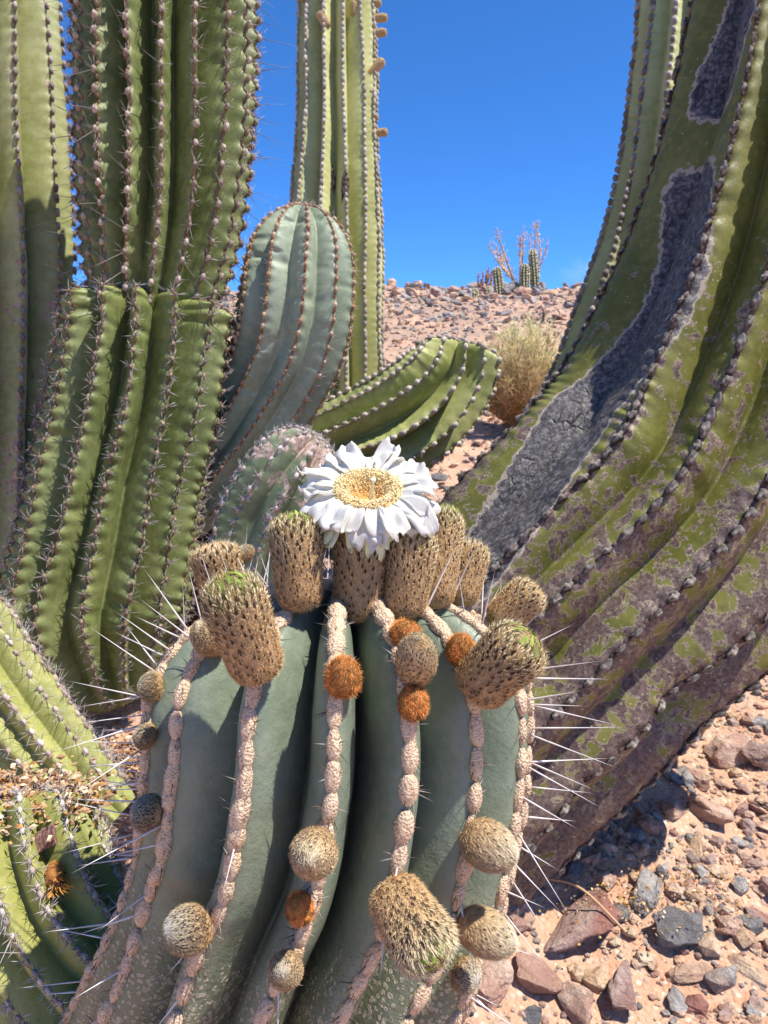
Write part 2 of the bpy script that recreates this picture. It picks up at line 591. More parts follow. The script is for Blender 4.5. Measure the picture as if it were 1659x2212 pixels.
fg = thing('flowering_cactus', 'large blue-green ribbed cactus crowned with woolly buds and one open white flower', 'cactus', FG.C[0])
stem_obj(FG, 'stem', M_FG, fg)

M_HAIR = col_mat('bud_wool', 0.85, 0.1, trans=0.25, var=0.15, scale=500.0)
M_CORE = col_mat('bud_skin', 0.85, 0.1, var=0.4, scale=700.0)

def surf_hit(S, x, y, tol=7):
    px, py, d = proj(S.V)
    k = np.hypot(px - x, py - y)
    c = np.where(k < tol)[0]
    if not len(c):
        c = np.argsort(k)[:4]
    return S.V[c[np.argmin(d[c])]], float(d[c].min())

# --- felted areoles: a few shapes shared by all beads
def bead_mesh(seed, orange=False):
    rng = np.random.default_rng(seed)
    b = Batch()
    v, f = ICO3
    nz = fbm(v * 1.7, seed, 3)
    pits = vnoise(v * np.array([4.2, 7.0, 4.2]), seed + 50)
    vv = v * (1 + 0.10 * nz + 0.05 * pits)[:, None]
    a, c = (C_ORANGE, C_ORANGE * 1.4) if orange else (C_WOOLB, C_WOOLP)
    k = np.clip(0.82 + .5 * pits, 0, 1)[:, None]
    b.add(vv, f, a * (1 - k) + c * k)
    m = 1100 if orange else 420
    i = rng.integers(0, len(v), m)
    n = nrm(vv[i] + rng.normal(0, .25, (m, 3)))
    D = nrm(n + rng.normal(0, .45, (m, 3)))
    D = D * [1, .5, 1]
    L = rng.uniform(.12, .34, m) * (1.5 if orange else 0.8)
    fr = frames_along(D, L, 0.022)
    tri = np.array([[-1, 0, 0], [1, 0, 0], [0, 0, 1.0]])
    kk = (0.9 + .5 * pits[i]).clip(0, 1)[:, None] * rng.uniform(.7, 1.25, (m, 1))
    b.inst(tri, [[0, 1, 2]], nrm(n) * (1 + .08 * nz[i])[:, None] * 0.96, fr, a * (1 - kk) + c * kk)
    return b.mesh('areole', M_HAIR if orange else M_FELT)
tf = NT('areole_felt_mottled')
fc = tf.attr('Col', 0)
fco = tf.geo()
fd = tf.vor(fco, 620, 0)
fn1 = tf.noise(fco, 1100, 3, .7)
fn2 = tf.noise(fco, 160, 3, .6)
fcc = tf.mix(tf.math('MULTIPLY', tf.ss(fd, .42, .2), tf.ss(fn2, .35, .6)), fc, C_WOOLB * .7)
fcc = tf.mix(tf.math('MULTIPLY', tf.ss(fn1, .5, .7), .5), fcc, lin(240, 222, 204))
M_FELT = tf.out(fcc, .95, .05, tf.bump(tf.math('ADD', fn1, tf.math('MULTIPLY', fd, 1.2)), .9, .0012))
BEADS = [bead_mesh(s) for s in range(6)]
OBEADS = [bead_mesh(60 + s, True) for s in range(3)]

def frame4(p, X, T, N, w, l, h):
    return Matrix(((X[0] * w, T[0] * l, N[0] * h, p[0]), (X[1] * w, T[1] * l, N[1] * h, p[1]), (X[2] * w, T[2] * l, N[2] * h, p[2]), (0, 0, 0, 1)))

FA = areoles(FG, 0.0163, 0.36, 0.995, jit=0.05, face=-0.35, seed=2)
# the felt chain grows wider towards the crown
px_, py_, _ = proj(FA.p)
FA = sub(FA, (py_ < 2300))
rng = np.random.default_rng(5)
FG_BEADS = []
for k in range(len(FA.p)):
    t = FA.t[k]
    w = np.interp(t, [0.4, .6, .8, .95, 1.0], [0.0040, .0047, .0048, .0054, .0042]) * rng.uniform(.82, 1.15)
    l = 0.0108 * rng.uniform(.85, 1.12)
    h = w * rng.uniform(.75, 1.0)
    o = obj('areole', BEADS[rng.integers(0, len(BEADS))], fg, mat4=frame4(FA.p[k] + FA.N[k] * w * .15, FA.X[k], FA.T[k], FA.N[k], w, l, h))
    FG_BEADS.append(o)

# --- long pale spines (each one its own part) and short dark ones
def spine_mesh(seed):
    v, f = spine_tpl(4, 6)
    v = v.copy()
    bend = (seed - 1.5) * 0.03
    v[:, 0] += bend / 0.009 * 0 
    z = v[:, 2]
    c = np.where(z[:, None] > 0.9, lin(96, 78, 66), np.where(z[:, None] < 0.1, lin(150, 120, 96), lin(214, 208, 204)))
    return mesh('spine', v, f, M_SPINE, True, col=c)
SPM = spine_mesh(0)
def long_spine(p, D, L, w=0.00062, parent=fg):
    D = nrm(D)
    fr = frames_along(D[None], [L], [w])[0]
    return obj('spine', SPM, parent, mat4=Matrix(((fr[0][0], fr[1][0], fr[2][0], p[0]), (fr[0][1], fr[1][1], fr[2][1], p[1]), (fr[0][2], fr[1][2], fr[2][2], p[2]), (0, 0, 0, 1))))

b = Batch()
add_spines(b, sub(FA, FA.t < 0.95), 6, (0.007, 0.016), 0.00042, (45, 85), -0.1, (0.16, .10, .06), (0.045, .03, .028), seed=4, prob=.75)
add_spines(b, sub(FA, FA.t > 0.72), 3, (0.008, 0.018), 0.00036, (50, 85), 0.0, (0.30, .24, .2), (0.42, .38, .34), seed=6, prob=.8)
obj('short_spines', b.mesh('short_spines', M_SPINE), fg, kind='stuff')

edge = np.abs((FA.N * nrm(CAM - FA.p)).sum(1))
rng = np.random.default_rng(12)
for k in range(len(FA.p)):
    facing = float((FA.N[k] * nrm(CAM - FA.p[k])).sum())
    x, y, d = (float(q[0]) for q in proj(FA.p[k]))
    if y > 2150:
        continue
    n_l = 0
    if facing < 0.45 and FA.t[k] < 0.97:
        n_l = (1 if rng.random() < (.9 if y < 1800 else .5) else (2 if y < 1800 else 0))
    elif y > 1800 and rng.random() < 0.22:
        n_l = 1
    elif y < 1420 and rng.random() < 0.25:
        n_l = 1
    for _ in range(n_l):
        up = 0.5 if y < 1400 else (-0.05 if y < 1700 else -0.35)
        D = FA.N[k] + FA.T[k] * (rng.normal(0, .28) + up * .7) + FA.X[k] * rng.normal(0, .3)
        if facing > 0.45:
            D = FA.N[k] * .5 - np.array([0, 0, 1]) * rng.uniform(.5, 1.0) + FA.X[k] * rng.normal(0, .35) if y > 1700 else D
        long_spine(FA.p[k], D, (rng.uniform(.042, .070) if y < 1800 else rng.uniform(.03, .05)), rng.uniform(.0006, .00085))
for k in range(len(FA.p)):   # upright spines from the far side of the crown
    x, y, d = (float(q[0]) for q in proj(FA.p[k]))
    if y < 1290 and FA.t[k] < .99 and rng.random() < .55:
        long_spine(FA.p[k], FA.N[k] * .5 + np.array([rng.normal(0, .25), 0.1, 1.0]), rng.uniform(.034, .06), .0007)

# --- buds
TRI = np.array([[-1, 0, 0], [1, 0, 0], [0, 0, 1.0]])
def bud(name, base, tip, width, style='tube', seed=0, parent=fg, green=0.6, n_scale=250, fuzz=8500, shared=None, white=0.3):
    """woolly flower bud on its own axis: base and tip are world points, width in metres"""
    rng = np.random.default_rng(seed + 300)
    base, tip = np.asarray(base), np.asarray(tip)
    ax = tip - base
    L = np.linalg.norm(ax); ax = ax / L
    X = nrm(np.cross(ax, [0.3, -1.0, 0.2])); Y = np.cross(ax, X)
    e = 3.0 if style == 'tube' else 2.15
    r0 = width / 2
    def rad(s):
        s = np.clip(s, 0, 1)
        if style == 'tube':
            k = np.where(s < .2, (1 - np.clip(1 - s / .2, 0, 1) ** 2.4) ** .5, 1.0) * np.where(s > .76, (1 - np.clip((s - .76) / .24, 0, 1) ** 2.3) ** .5, 1.0)
            return r0 * k * (0.84 + .16 * np.clip(s / .7, 0, 1) ** .7)
        k = (1 - np.abs(2 * s - 1) ** 2.0) ** .5
        return r0 * k * (1.0 + .12 * (0.5 - s))
    def at(s, a):
        s = np.asarray(s); a = np.asarray(a)
        r = rad(s)
        return base + ax * (s * L)[..., None] + (np.cos(a) * r)[..., None] * X + (np.sin(a) * r)[..., None] * Y
    def nor(s, a):
        d = 0.01
        r1, r2 = rad(np.clip(s - d, 0, 1)), rad(np.clip(s + d, 0, 1))
        sl = (r2 - r1) / (2 * d * L)
        out = np.cos(a)[..., None] * X + np.sin(a)[..., None] * Y - sl[..., None] * ax
        return nrm(out)
    # core
    ns, na = 26, 28
    ss = (1 - np.cos(np.linspace(0, math.pi, ns))) / 2
    aa = np.linspace(0, 2 * math.pi, na, endpoint=False)
    SS, AA = np.meshgrid(ss, aa, indexing='ij')
    V = at(SS, AA).reshape(-1, 3)
    i = np.arange(ns - 1)[:, None] * na
    F = np.stack([i + np.arange(na), i + (np.arange(na) + 1) % na, i + na + (np.arange(na) + 1) % na, i + na + np.arange(na)], -1).reshape(-1, 4)
    if style == 'tube':
        cc = np.where(SS.reshape(-1, 1) > .8, C_TAN * .55 * (1 - green) + green * lin(96, 104, 52), C_TAN * .62)
    elif style == 'ball':
        cc = C_ORANGE * .6 + 0 * V
    else:
        cc = C_TAN * .7 + 0 * V
    core = obj(name, mesh(name, V, F, M_CORE, True, col=cc), parent)
    b = Batch()
    sb = Batch()
    if style in ('tube', 'bulb'):
        # scales on a spiral: dark pointed scale, wool round its edges
        K = n_scale
        kk = np.arange(K) + .5
        s = 0.06 + 0.90 * (kk / K) ** 1.18 if style == 'tube' else .30 + .62 * kk / K
        a = kk * 2.399963 + rng.normal(0, .09, K)
        s = np.clip(s + rng.normal(0, .008, K), .03, .97)
        size = width * (np.interp(s, [0, .35, .6, .9, 1], [.045, .055, .085, .10, .08]) if style == 'tube' else np.interp(s, [0, .5, 1], [.04, .055, .06]))
        n_, p_ = nor(s, a), at(s, a)
        tn = nrm(ax - (n_ @ ax)[:, None] * n_); sd = np.cross(tn, n_)
        lf = np.array([[-.20, 0, .15], [.20, 0, .15], [.30, .55, .34], [-.30, .55, .34], [0, 1.35, .44]], float)
        lfF = [[0, 1, 2], [0, 2, 3], [3, 2, 4]]
        fr = np.stack([sd * size[:, None], tn * size[:, None], n_ * size[:, None]], 1)
        dark = lin(66, 48, 40)
        gk = (np.clip((s - .86) / .1, 0, 1) * green)[:, None]
        cs = dark * (1 - gk) + lin(120, 134, 58) * gk
        sb.inst(lf, lfF, p_ + n_ * (size * .25)[:, None], fr, cs * rng.uniform(.6, 1.5, (K, 1)))
        # wool tufts: strands start on both flanks of each scale and lean to the tip
        M = 30 if style == 'tube' else 12
        idx = np.repeat(np.arange(K), M)
        lat = np.where(rng.random(len(idx)) < .5, -1, 1) * rng.uniform(.35, 1.0, len(idx))
        alo = rng.uniform(-.7, 1.3, len(idx))
        z = size[idx]
        root = p_[idx] + sd[idx] * (lat * z)[:, None] + tn[idx] * (alo * z)[:, None] - n_[idx] * (z * .2)[:, None]
        D = tn[idx] * rng.uniform(.5, 1.1, len(idx))[:, None] + n_[idx] * rng.uniform(.35, 1.0, len(idx))[:, None] - sd[idx] * (lat * rng.uniform(-.2, .5, len(idx)))[:, None]
        Ls = z * rng.uniform(.9, 2.1, len(idx))
        fr = frames_along(D, Ls, z * .085)
        # matted points of wool between the scales
        Mt = 5
        it = np.repeat(np.arange(K), Mt)
        la = np.tile([-.85, .85, -.55, .55, 0.0], K) + rng.normal(0, .12, len(it))
        al_ = np.tile([.25, .25, -.45, -.45, -.75], K) + rng.normal(0, .15, len(it))
        zt = size[it]
        rt = p_[it] + sd[it] * (la * zt)[:, None] + tn[it] * (al_ * zt)[:, None] - n_[it] * (zt * .15)[:, None]
        Dt = tn[it] * rng.uniform(.7, 1.1, len(it))[:, None] + n_[it] * rng.uniform(.45, .95, len(it))[:, None] - sd[it] * (la * .3)[:, None] + rng.normal(0, .15, (len(it), 3))
        ut = np.clip((s[it] - .15) / .7, 0, 1)[:, None]
        ct = (C_GOLD * .95 * (1 - ut) + C_CREAM * ut) * rng.uniform(.75, 1.15, (len(it), 1))
        zz_ = SP3[0][:, 2]
        b.inst(SP3[0], SP3[1], rt, frames_along(Dt, zt * rng.uniform(.7, 1.35, len(it)), zt * .20), ct[:, None, :] * (.72 + .36 * zz_)[None, :, None])
        up = np.clip((s[idx] - .2) / .7, 0, 1)[:, None]
        c0 = C_GOLD * (1 - up) + C_CREAM * .85 * up
        c = c0 * rng.uniform(.65, 1.2, (len(idx), 1))
        b.inst(TRI, [[0, 1, 2]], root, fr, c)
    if style == 'tube' and green > 0.3:
        # fresh green scale tips closing over the end
        K2 = 12
        a = np.arange(K2) * 2.399963
        s2 = np.interp(np.arange(K2), [0, K2], [.99, .93])
        n_, p_ = nor(s2, a), at(s2, a)
        tn = nrm(ax - (n_ @ ax)[:, None] * n_); sd = np.cross(tn, n_)
        z = np.full(K2, width * .12)
        fr = np.stack([sd * z[:, None] * .7, tn * z[:, None], n_ * z[:, None]], 1)
        sb.inst(np.array([[-.5, -.4, .2], [.5, -.4, .2], [.36, .6, .45], [-.36, .6, .45], [0, 1.5, .55]]), [[0, 1, 2], [0, 2, 3], [3, 2, 4]], p_, fr, (lin(120, 140, 56) * 1.0)[None] * rng.uniform(.7, 1.5, (K2, 1)))
    # overall fuzz
    m = fuzz
    if style == 'bulb':
        s = rng.random(m) ** .85; a = rng.uniform(0, 2 * math.pi, m)
        n_, p_ = nor(s, a), at(s, a)
        tn = nrm(ax - (n_ @ ax)[:, None] * n_); sd = np.cross(tn, n_)
        D = tn * 1.0 + n_ * rng.uniform(.10, .5, m)[:, None] + sd * rng.normal(.25, .2, m)[:, None]
        Ls = width * rng.uniform(.08, .20, m)
        up = np.clip((s - .25) / .6, 0, 1)[:, None]
        c = (C_TAN * .9 * (1 - up) + (C_CREAM * (1 - white) + lin(222, 216, 208) * white) * up) * rng.uniform(.5, 1.2, (m, 1))
        b.inst(TRI, [[0, 1, 2]], p_ - n_ * width * .01, frames_along(D, Ls, width * .0075), c)
    elif style == 'ball':
        s = rng.random(m); a = rng.uniform(0, 2 * math.pi, m)
        n_, p_ = nor(s, a), at(s, a)
        D = n_ + rng.normal(0, .5, (m, 3))
        clump = fbm(p_ / width * 5, seed, 2)
        c = np.where(clump[:, None] > .05, C_ORANGE * 1.25, C_ORANGE * .5) * rng.uniform(.7, 1.3, (m, 1))
        b.inst(TRI, [[0, 1, 2]], p_, frames_along(D, width * rng.uniform(.05, .16, m) * (1 + .6 * clump), width * .009), c)
    else:
        s = rng.random(m) ** 1.1; a = rng.uniform(0, 2 * math.pi, m)
        n_, p_ = nor(s, a), at(s, a)
        D = n_ * .8 + ax * .55 + rng.normal(0, .35, (m, 3))
        up = np.clip((s - .1) / .8, 0, 1)[:, None]
        c = (C_TAN * 1.05 * (1 - up) + C_GOLD * 1.1 * up) * rng.uniform(.6, 1.25, (m, 1))
        b.inst(TRI, [[0, 1, 2]], p_ - n_ * width * .008, frames_along(D, width * rng.uniform(.04, .10, m), width * .006), c)
    if sb.V:
        obj('bud_scales', sb.mesh('bud_scales', M_CORE, False), core, kind='stuff')
    obj('bud_wool', b.mesh('bud_wool', M_HAIR), core, kind='stuff')
    return core

def px_bud(x0, y0, x1, y1, wpx, dz, style='tube', seed=0, lift=0.0, **kw):
    p, d = surf_hit(FG, x0, y0)
    d -= lift
    return bud('flower_bud', P(x0, y0, d), P(x1, y1, d + dz), wpx * d / FPX, style, seed, **kw)

px_bud(566, 1468, 488, 1246, 128, -.022, seed=1, lift=.006, green=.8)
px_bud(486, 1300, 462, 1176, 102, -.004, seed=2, green=0.0, n_scale=150)
px_bud(650, 1322, 636, 1110, 108, .0, seed=4, lift=.004, green=.6)
px_bud(868, 1338, 898, 1140, 102, .0, seed=5, lift=.004, green=.55)
px_bud(938, 1316, 960, 1094, 90, .012, seed=6, green=.55)
px_bud(992, 1310, 1022, 1170, 80, .012, seed=7, green=.1, n_scale=170)
px_bud(1064, 1352, 1160, 1268, 84, .0, seed=8, green=.05, n_scale=150)
px_bud(1015, 1500, 1142, 1374, 128, -.016, seed=9, lift=.004, green=.35)
px_bud(836, 1912, 942, 2078, 128, -.034, seed=10, lift=.0, green=.95)
px_bud(1000, 1796, 1112, 1858, 98, -.016, 'bulb', seed=11, fuzz=6200, n_scale=60)
px_bud(988, 1984, 1112, 2046, 92, -.014, 'bulb', seed=12, fuzz=6000, n_scale=60)
px_bud(478, 1408, 424, 1348, 70, -.012, 'bulb', seed=13, fuzz=4200)
px_bud(897, 1470, 902, 1380, 86, -.03, 'bulb', seed=14, fuzz=4600)
px_bud(352, 1486, 300, 1482, 62, -.006, 'bulb', seed=15, fuzz=3600)
px_bud(334, 1596, 292, 1584, 54, -.006, 'bulb', seed=16, fuzz=3600)
px_bud(352, 1762, 286, 1750, 76, -.006, 'bulb', seed=17, fuzz=4400, white=.9)
px_bud(446, 2000, 364, 2018, 94, -.02, 'bulb', seed=18, fuzz=5200, white=.8)
px_bud(680, 1826, 676, 1862, 94, -.046, 'bulb', seed=19, fuzz=5600, n_scale=120)
px_bud(622, 2088, 612, 2104, 70, -.03, 'bulb', seed=20, fuzz=4600, white=.8)
px_bud(984, 2094, 1030, 2120, 68, -.012, 'bulb', seed=21, fuzz=4400, white=.9)
px_bud(536, 1212, 516, 1184, 50, -.004, 'bulb', seed=22, fuzz=3000, white=.6)
for k, (x, y, w, h) in enumerate([(876, 1372, 66, 60), (995, 1402, 60, 62), (741, 1462, 74, 82), (892, 1518, 62, 70), (648, 1962, 58, 60)]):
    p, d = surf_hit(FG, x, y + h * .3)
    bud('woolly_bud', P(x, y + h * .5, d - .004), P(x, y - h * .5, d - .008), w * d / FPX, 'ball', 40 + k, fuzz=3200)

# --- the open flower
FD = 0.492
fp, fd_ = surf_hit(FG, 772, 1338)
FD = fd_ - .004
fl_base, fl_top = P(772, 1345, FD), P(790, 1100, FD + .004)
flower = bud('flower', fl_base, fl_top + 0.0 * nrm(fl_top - fl_base), 122 * FD / FPX, 'tube', 77, green=.5, n_scale=240)
U = FD / FPX                                   # metres per photo unit at the flower
FC = P(795, 1056, FD - .002)
tilt = R(27)
fn = nrm(np.array([0.03, -math.sin(tilt), math.cos(tilt)]))
fx = nrm(np.array([1, 0, 0]) - fn[0] * fn); fy = np.cross(fn, fx)
def FL(r, a, z):
    r, a, z = np.broadcast_arrays(r, a, z)
    return FC + (r * np.cos(a))[..., None] * fx + (r * np.sin(a))[..., None] * fy + z[..., None] * fn
tp = NT('petal_white')
pc = tp.mix(tp.ss(tp.attr('pl'), 0.0, 0.35), (0.74, 0.74, 0.50), (0.85, 0.83, 0.78))
tp.out(pc, 0.38, 0.4, tp.bump(tp.noise(tp.n('ShaderNodeCombineXYZ', {0: tp.math('MULTIPLY', tp.attr('pw'), 9.0), 1: tp.attr('pl'), 2: 0.0}).outputs[0], 1.6, 3), 0.35, 0.0012))
tr = tp.n('ShaderNodeBsdfTranslucent', {'Color': (0.88, 0.86, 0.78, 1)})
mx = tp.n('ShaderNodeMixShader', {0: 0.48, 1: tp.b.outputs[0], 2: tr.outputs[0]})
tp.t.links.new(mx.outputs[0], tp.t.nodes['Material Output'].inputs[0])
M_PETAL = tp.m
ts = NT('sepal_green')
ts.out(ts.mix(ts.ss(ts.attr('pl'), 0.1, 0.9), (0.40, 0.48, 0.16), (0.66, 0.70, 0.46)), 0.45, 0.35)
M_SEPAL = ts.m
def petal(a, r0, r1, width, z0, rise, droop, seed, mat, name='petal', cup=.18, tipup=0.0):
    rng = np.random.default_rng(seed + 900)
    nl, nw = 18, 11
    l = np.linspace(0, 1, nl)[:, None]; w = np.linspace(-1, 1, nw)[None, :]
    curl = rng.uniform(-.006, .005)
    prof = np.interp(l[:, 0], [0, .2, .5, .75, .9, .97, 1], [.36, .55, .88, 1.0, .97, .84, .60])[:, None]
    rag = 1 + (.10 * vnoise(np.stack([w[0] * 3 + seed * 3.3, w[0] * 0, w[0] * 0 + seed], -1), seed) - .16 * np.abs(rng.normal(0, .7)) * np.exp(-((w[0] - rng.uniform(-.5, .5)) / .16) ** 2))[None, :] * l ** 6
    rr = r0 + (r1 - r0) * l * rag
    wid = width / 2 * prof * w
    z = z0 + rise * np.sin(l * math.pi * .55) - droop * l ** 2.3 + tipup * l ** 4
    z = z + cup * width * (w ** 2) * np.sin(np.clip(l * 1.1, 0, 1) * math.pi) * rng.uniform(.4, 1.2)
    z = z + width * .12 * rng.normal() * w * l + width * .26 * vnoise(np.stack(np.broadcast_arrays(w * 1.8 + seed, l * 3.0, 0 * l * w), -1), seed) * l
    z = z + width * .05 * np.cos(w * 3 * math.pi) * l * (1 - l)
    z = z + curl * np.clip((l - .7) / .3, 0, 1) ** 2
    sw = rng.normal(0, .12) * width * l ** 2 * 2
    ca, sa = math.cos(a), math.sin(a)
    off = wid + sw
    V = FC + (rr * ca - off * sa)[..., None] * fx + (rr * sa + off * ca)[..., None] * fy + (z + 0 * w)[..., None] * fn
    i = np.arange(nl - 1)[:, None] * nw + np.arange(nw - 1)[None, :]
    F = np.stack([i, i + nw, i + nw + 1, i + 1], -1).reshape(-1, 4)
    me = mesh(name, V.reshape(-1, 3), F, mat, True, {'pl': l + 0 * w, 'pw': w + 0 * l})
    o = obj(name, me, flower)
    md = o.modifiers.new('thickness', 'SOLIDIFY'); md.thickness = .00022; md.offset = 0
    return o
rng = np.random.default_rng(21)
r_out = 150 * U
for k in range(17):
    a = 2 * math.pi * (k + rng.uniform(-.3, .3)) / 17
    front = -math.sin(a)
    petal(a, 62 * U, r_out * rng.uniform(.90, 1.06), 60 * U * rng.uniform(.75, 1.2), -.001, .0028 + .002 * (front < 0), (.003 + .0025 * max(front, 0)) * rng.uniform(.4, 1.7) - .006 * max(-front, 0) * rng.uniform(.3, 1.5), k, M_PETAL, tipup=rng.uniform(-.003, .003))
for k in range(17):
    a = 2 * math.pi * (k + .5 + rng.uniform(-.35, .35)) / 17
    front = -math.sin(a)
    petal(a, 58 * U, r_out * rng.uniform(.94, 1.10), 64 * U * rng.uniform(.75, 1.2), -.0035, .002, (.005 + .004 * max(front, 0)) * rng.uniform(.5, 1.6) - .008 * max(-front, 0) * rng.uniform(.3, 1.5), 40 + k, M_PETAL, tipup=rng.uniform(-.004, .002))
for k in range(13):
    a = 2 * math.pi * (k + rng.uniform(-.3, .3)) / 13
    front = -math.sin(a)
    petal(a, 50 * U, r_out * rng.uniform(.75, .98), 46 * U, -.008, .0, (.010 + .010 * max(front, 0)) * rng.uniform(.8, 1.2), 80 + k, M_SEPAL, 'sepal')
# stamens: a pale ring of anthers round a deep funnel
b = Batch()
def bowl(r):
    q = r / (74 * U)
    return np.interp(q, [0, .3, .5, .7, .88, 1.0, 1.06], [-.0085, -.0075, -.004, .0010, .0028, .0016, -.002])
nr, na = 16, 48
rr = np.linspace(0, 76 * U, nr)[:, None]; aa = np.linspace(0, 2 * math.pi, na, endpoint=False)[None, :]
V = FL(rr + 0 * aa, aa + 0 * rr, bowl(rr) - .0016 + 0 * aa).reshape(-1, 3)
i = np.arange(nr - 1)[:, None] * na
F = np.stack([i + np.arange(na), i + na + np.arange(na), i + na + (np.arange(na) + 1) % na, i + (np.arange(na) + 1) % na], -1).reshape(-1, 4)
obj('flower_throat', mesh('flower_throat', V, F, M_CORE, True, col=lin(232, 184, 110) + 0 * V), flower)
m = 1900
q = np.sqrt(rng.uniform(.03, 1, m)); a = rng.uniform(0, 2 * math.pi, m)
r = q * 76 * U
p = FL(r, a, bowl(r) + rng.normal(0, .0007, m))
D = nrm(rng.normal(0, 1, (m, 3)) + fn * .6)
deep = np.clip((.66 - q) / .3, 0, 1)[:, None]
c = (lin(255, 238, 190) * (1 - deep) + lin(246, 204, 132) * deep) * rng.uniform(.85, 1.15, (m, 1))
fr = frames_along(D, .00085 * rng.uniform(.8, 1.3, m), .0005)
b.inst(OCT[0], OCT[1], p, fr, c)
root = p - fn * .003 - (FL(r, a, 0 * r) - FC) * .16
b.inst(SP3[0], SP3[1], root, frames_along(p - root, np.linalg.norm(p - root, axis=1), .00018), lin(240, 220, 160))
M_ANTHER = col_mat('anther', 0.7, 0.15, trans=.2, var=.1)
obj('stamens', b.mesh('stamens', M_ANTHER), flower, kind='stuff')
b = Batch()
ps = FL(np.array([22 * U]), np.array([-1.25]), np.array([-.004]))[0]
pe = ps + fn * .0135 + fx * .0012 - fy * .001
b.inst(*spine_tpl(4, 8), ps[None], frames_along((pe - ps)[None], [.02], [.0017]), lin(244, 236, 196))
k = 9
D = nrm(fn * 1.0 + np.cos(np.arange(k) * 2 * math.pi / k)[:, None] * fx * .45 + np.sin(np.arange(k) * 2 * math.pi / k)[:, None] * fy * .45)
b.inst(ICO1[0], ICO1[1], pe + D * .0015, frames_along(D, .0024, .0008), lin(250, 246, 220))
obj('stigma', b.mesh('stigma', M_ANTHER), flower)

# ------------------------------------------------------------------ the other cacti
G_BEAD1, G_BEAD2 = lin(150, 136, 124), lin(196, 184, 172)
def dress(root, A, w, l, h, c1, c2, seed, n=6, L=(.008, .016), sw=.0004, base=(.12, .09, .075), tip=(.42, .39, .36), central=0.0, cl=(.03, .06), spread=(40, 88), tpl=ICO1):
    b = Batch()
    add_beads(b, A, w, l, h, c1, c2, seed, tpl)
    obj('areoles', b.mesh('areoles', M_BEAD), root, kind='stuff')
    b = Batch()
    add_spines(b, A, n, L, sw, spread, 0.0, base, tip, seed)
    if central:
        add_spines(b, A, 1, cl, sw * 1.25, (0, 40), -0.1, base, tip, seed + 1, SP4, central)
    obj('spines', b.mesh('spines', M_SPINE), root, kind='stuff')

M_OLIVE = skin_mat('olive_skin', (0.112, 0.135, 0.038), (0.205, 0.230, 0.082), rough=.5, big=7, crest_col=(.24, .23, .09))
M_PALE = skin_mat('pale_yellow_green_skin', (0.40, 0.40, 0.15), (0.53, 0.52, 0.23), rough=.55, big=5, crest_col=(.36, .34, .17))
M_SAGE = skin_mat('sage_green_skin', (0.190, 0.235, 0.155), (0.295, 0.340, 0.235), rough=.5, big=6, crest_col=(.24, .25, .16))
M_YELLOW = skin_mat('yellow_green_skin', (0.24, 0.25, 0.065), (0.36, 0.35, 0.11), scar=.42, scarcol=(.45, .33, .24), rough=.5, big=9, crest_col=(.42, .38, .15))
M_SCARRED = skin_mat('scarred_grey_green_skin', (0.13, 0.17, 0.09), (0.20, 0.24, 0.13), scar=.42, scarcol=(.40, .29, .23), rough=.6, big=8)
M_FARLEFT = skin_mat('weathered_pale_skin', (0.26, 0.27, 0.09), (0.40, 0.40, 0.19), scar=.37, scarcol=(.36, .25, .17), rough=.55, big=4, crest_col=(.35, .3, .15), dots=0.1)
M_TRUNK = skin_mat('scarred_trunk_skin', (0.112, 0.114, 0.020), (0.195, 0.188, 0.045), scar=.40, scarcol=(.135, .092, .072), rough=.45, big=6, dots=.16)

# --- two-storey stem: the lower joint ends in a puckered shoulder, the upper joint grows out of it
def crown_mod(rel, t, th, u, ri):
    k = np.exp(-((t - .872) / .030) ** 2)
    puck = np.abs(np.sin(th * 7.5 + t * 30))
    out = rel + .17 * k * (1 - np.abs(u)) ** .7 - .10 * k * np.abs(u) ** 2 * (1 + .6 * np.cos(ri * 2.1))
    # pinched cross pleats just under the shoulder
    ple = np.exp(-((t - .835 - .02 * vnoise(np.stack(np.broadcast_arrays(ri * 1.7, t * 0, t * 0), -1), 4)) / .006) ** 2) + .8 * np.exp(-((t - .80 - .03 * vnoise(np.stack(np.broadcast_arrays(ri * 2.9, t * 0, t * 0), -1), 8)) / .006) ** 2)
    return out - .055 * ple * np.sin(np.pi * np.clip(np.abs(u) * .8 + .15, 0, 1))
LOW = make_stem([(250, 1530, 1.92, 90), (222, 1440, 1.92, 140), (208, 1330, 1.92, 188), (234, 1180, 1.92, 186), (262, 1020, 1.92, 180), (296, 880, 1.92, 180), (315, 760, 1.92, 176), (322, 705, 1.92, 176), (326, 648, 1.92, 168)],
                even(15, -8), depth=[(0, .24), (.3, .32), (.8, .38), (.9, .42), (1, .45)], p=1.05, e=.22, per=18, rows=330, dome=(.055, 2.6), foot=(.05, 2.0), tub=.026, spacing=.034, wrinkle=.08, wfreq=26, wob=.06, wobf=3.2, seed=21, lump=.012, mod=crown_mod)
UPP = make_stem([(325, 730, 1.92, 98), (330, 665, 1.92, 126), (339, 580, 1.92, 154), (350, 460, 1.92, 172), (357, 300, 1.92, 184), (360, 120, 1.93, 190), (359, -40, 1.94, 191), (357, -130, 1.95, 184), (352, -200, 1.96, 160)],
                even(18, -3), depth=[(0, .24), (.3, .40), (1, .42)], p=1.05, e=.2, per=16, rows=330, dome=(.16, 2.4), tub=.026, spacing=.042, wrinkle=.16, wfreq=16, wob=.04, wobf=3, seed=22, lump=.012)
LOW.attrs['young'] = .75 * np.exp(-((LOW.attrs['t'] - .90) / .055) ** 2)
two = thing('jointed_cactus', 'tall olive cactus with a puckered yellow-green shoulder between its two joints', 'cactus', LOW.C[0])
stem_obj(LOW, 'lower_joint', M_OLIVE, two)
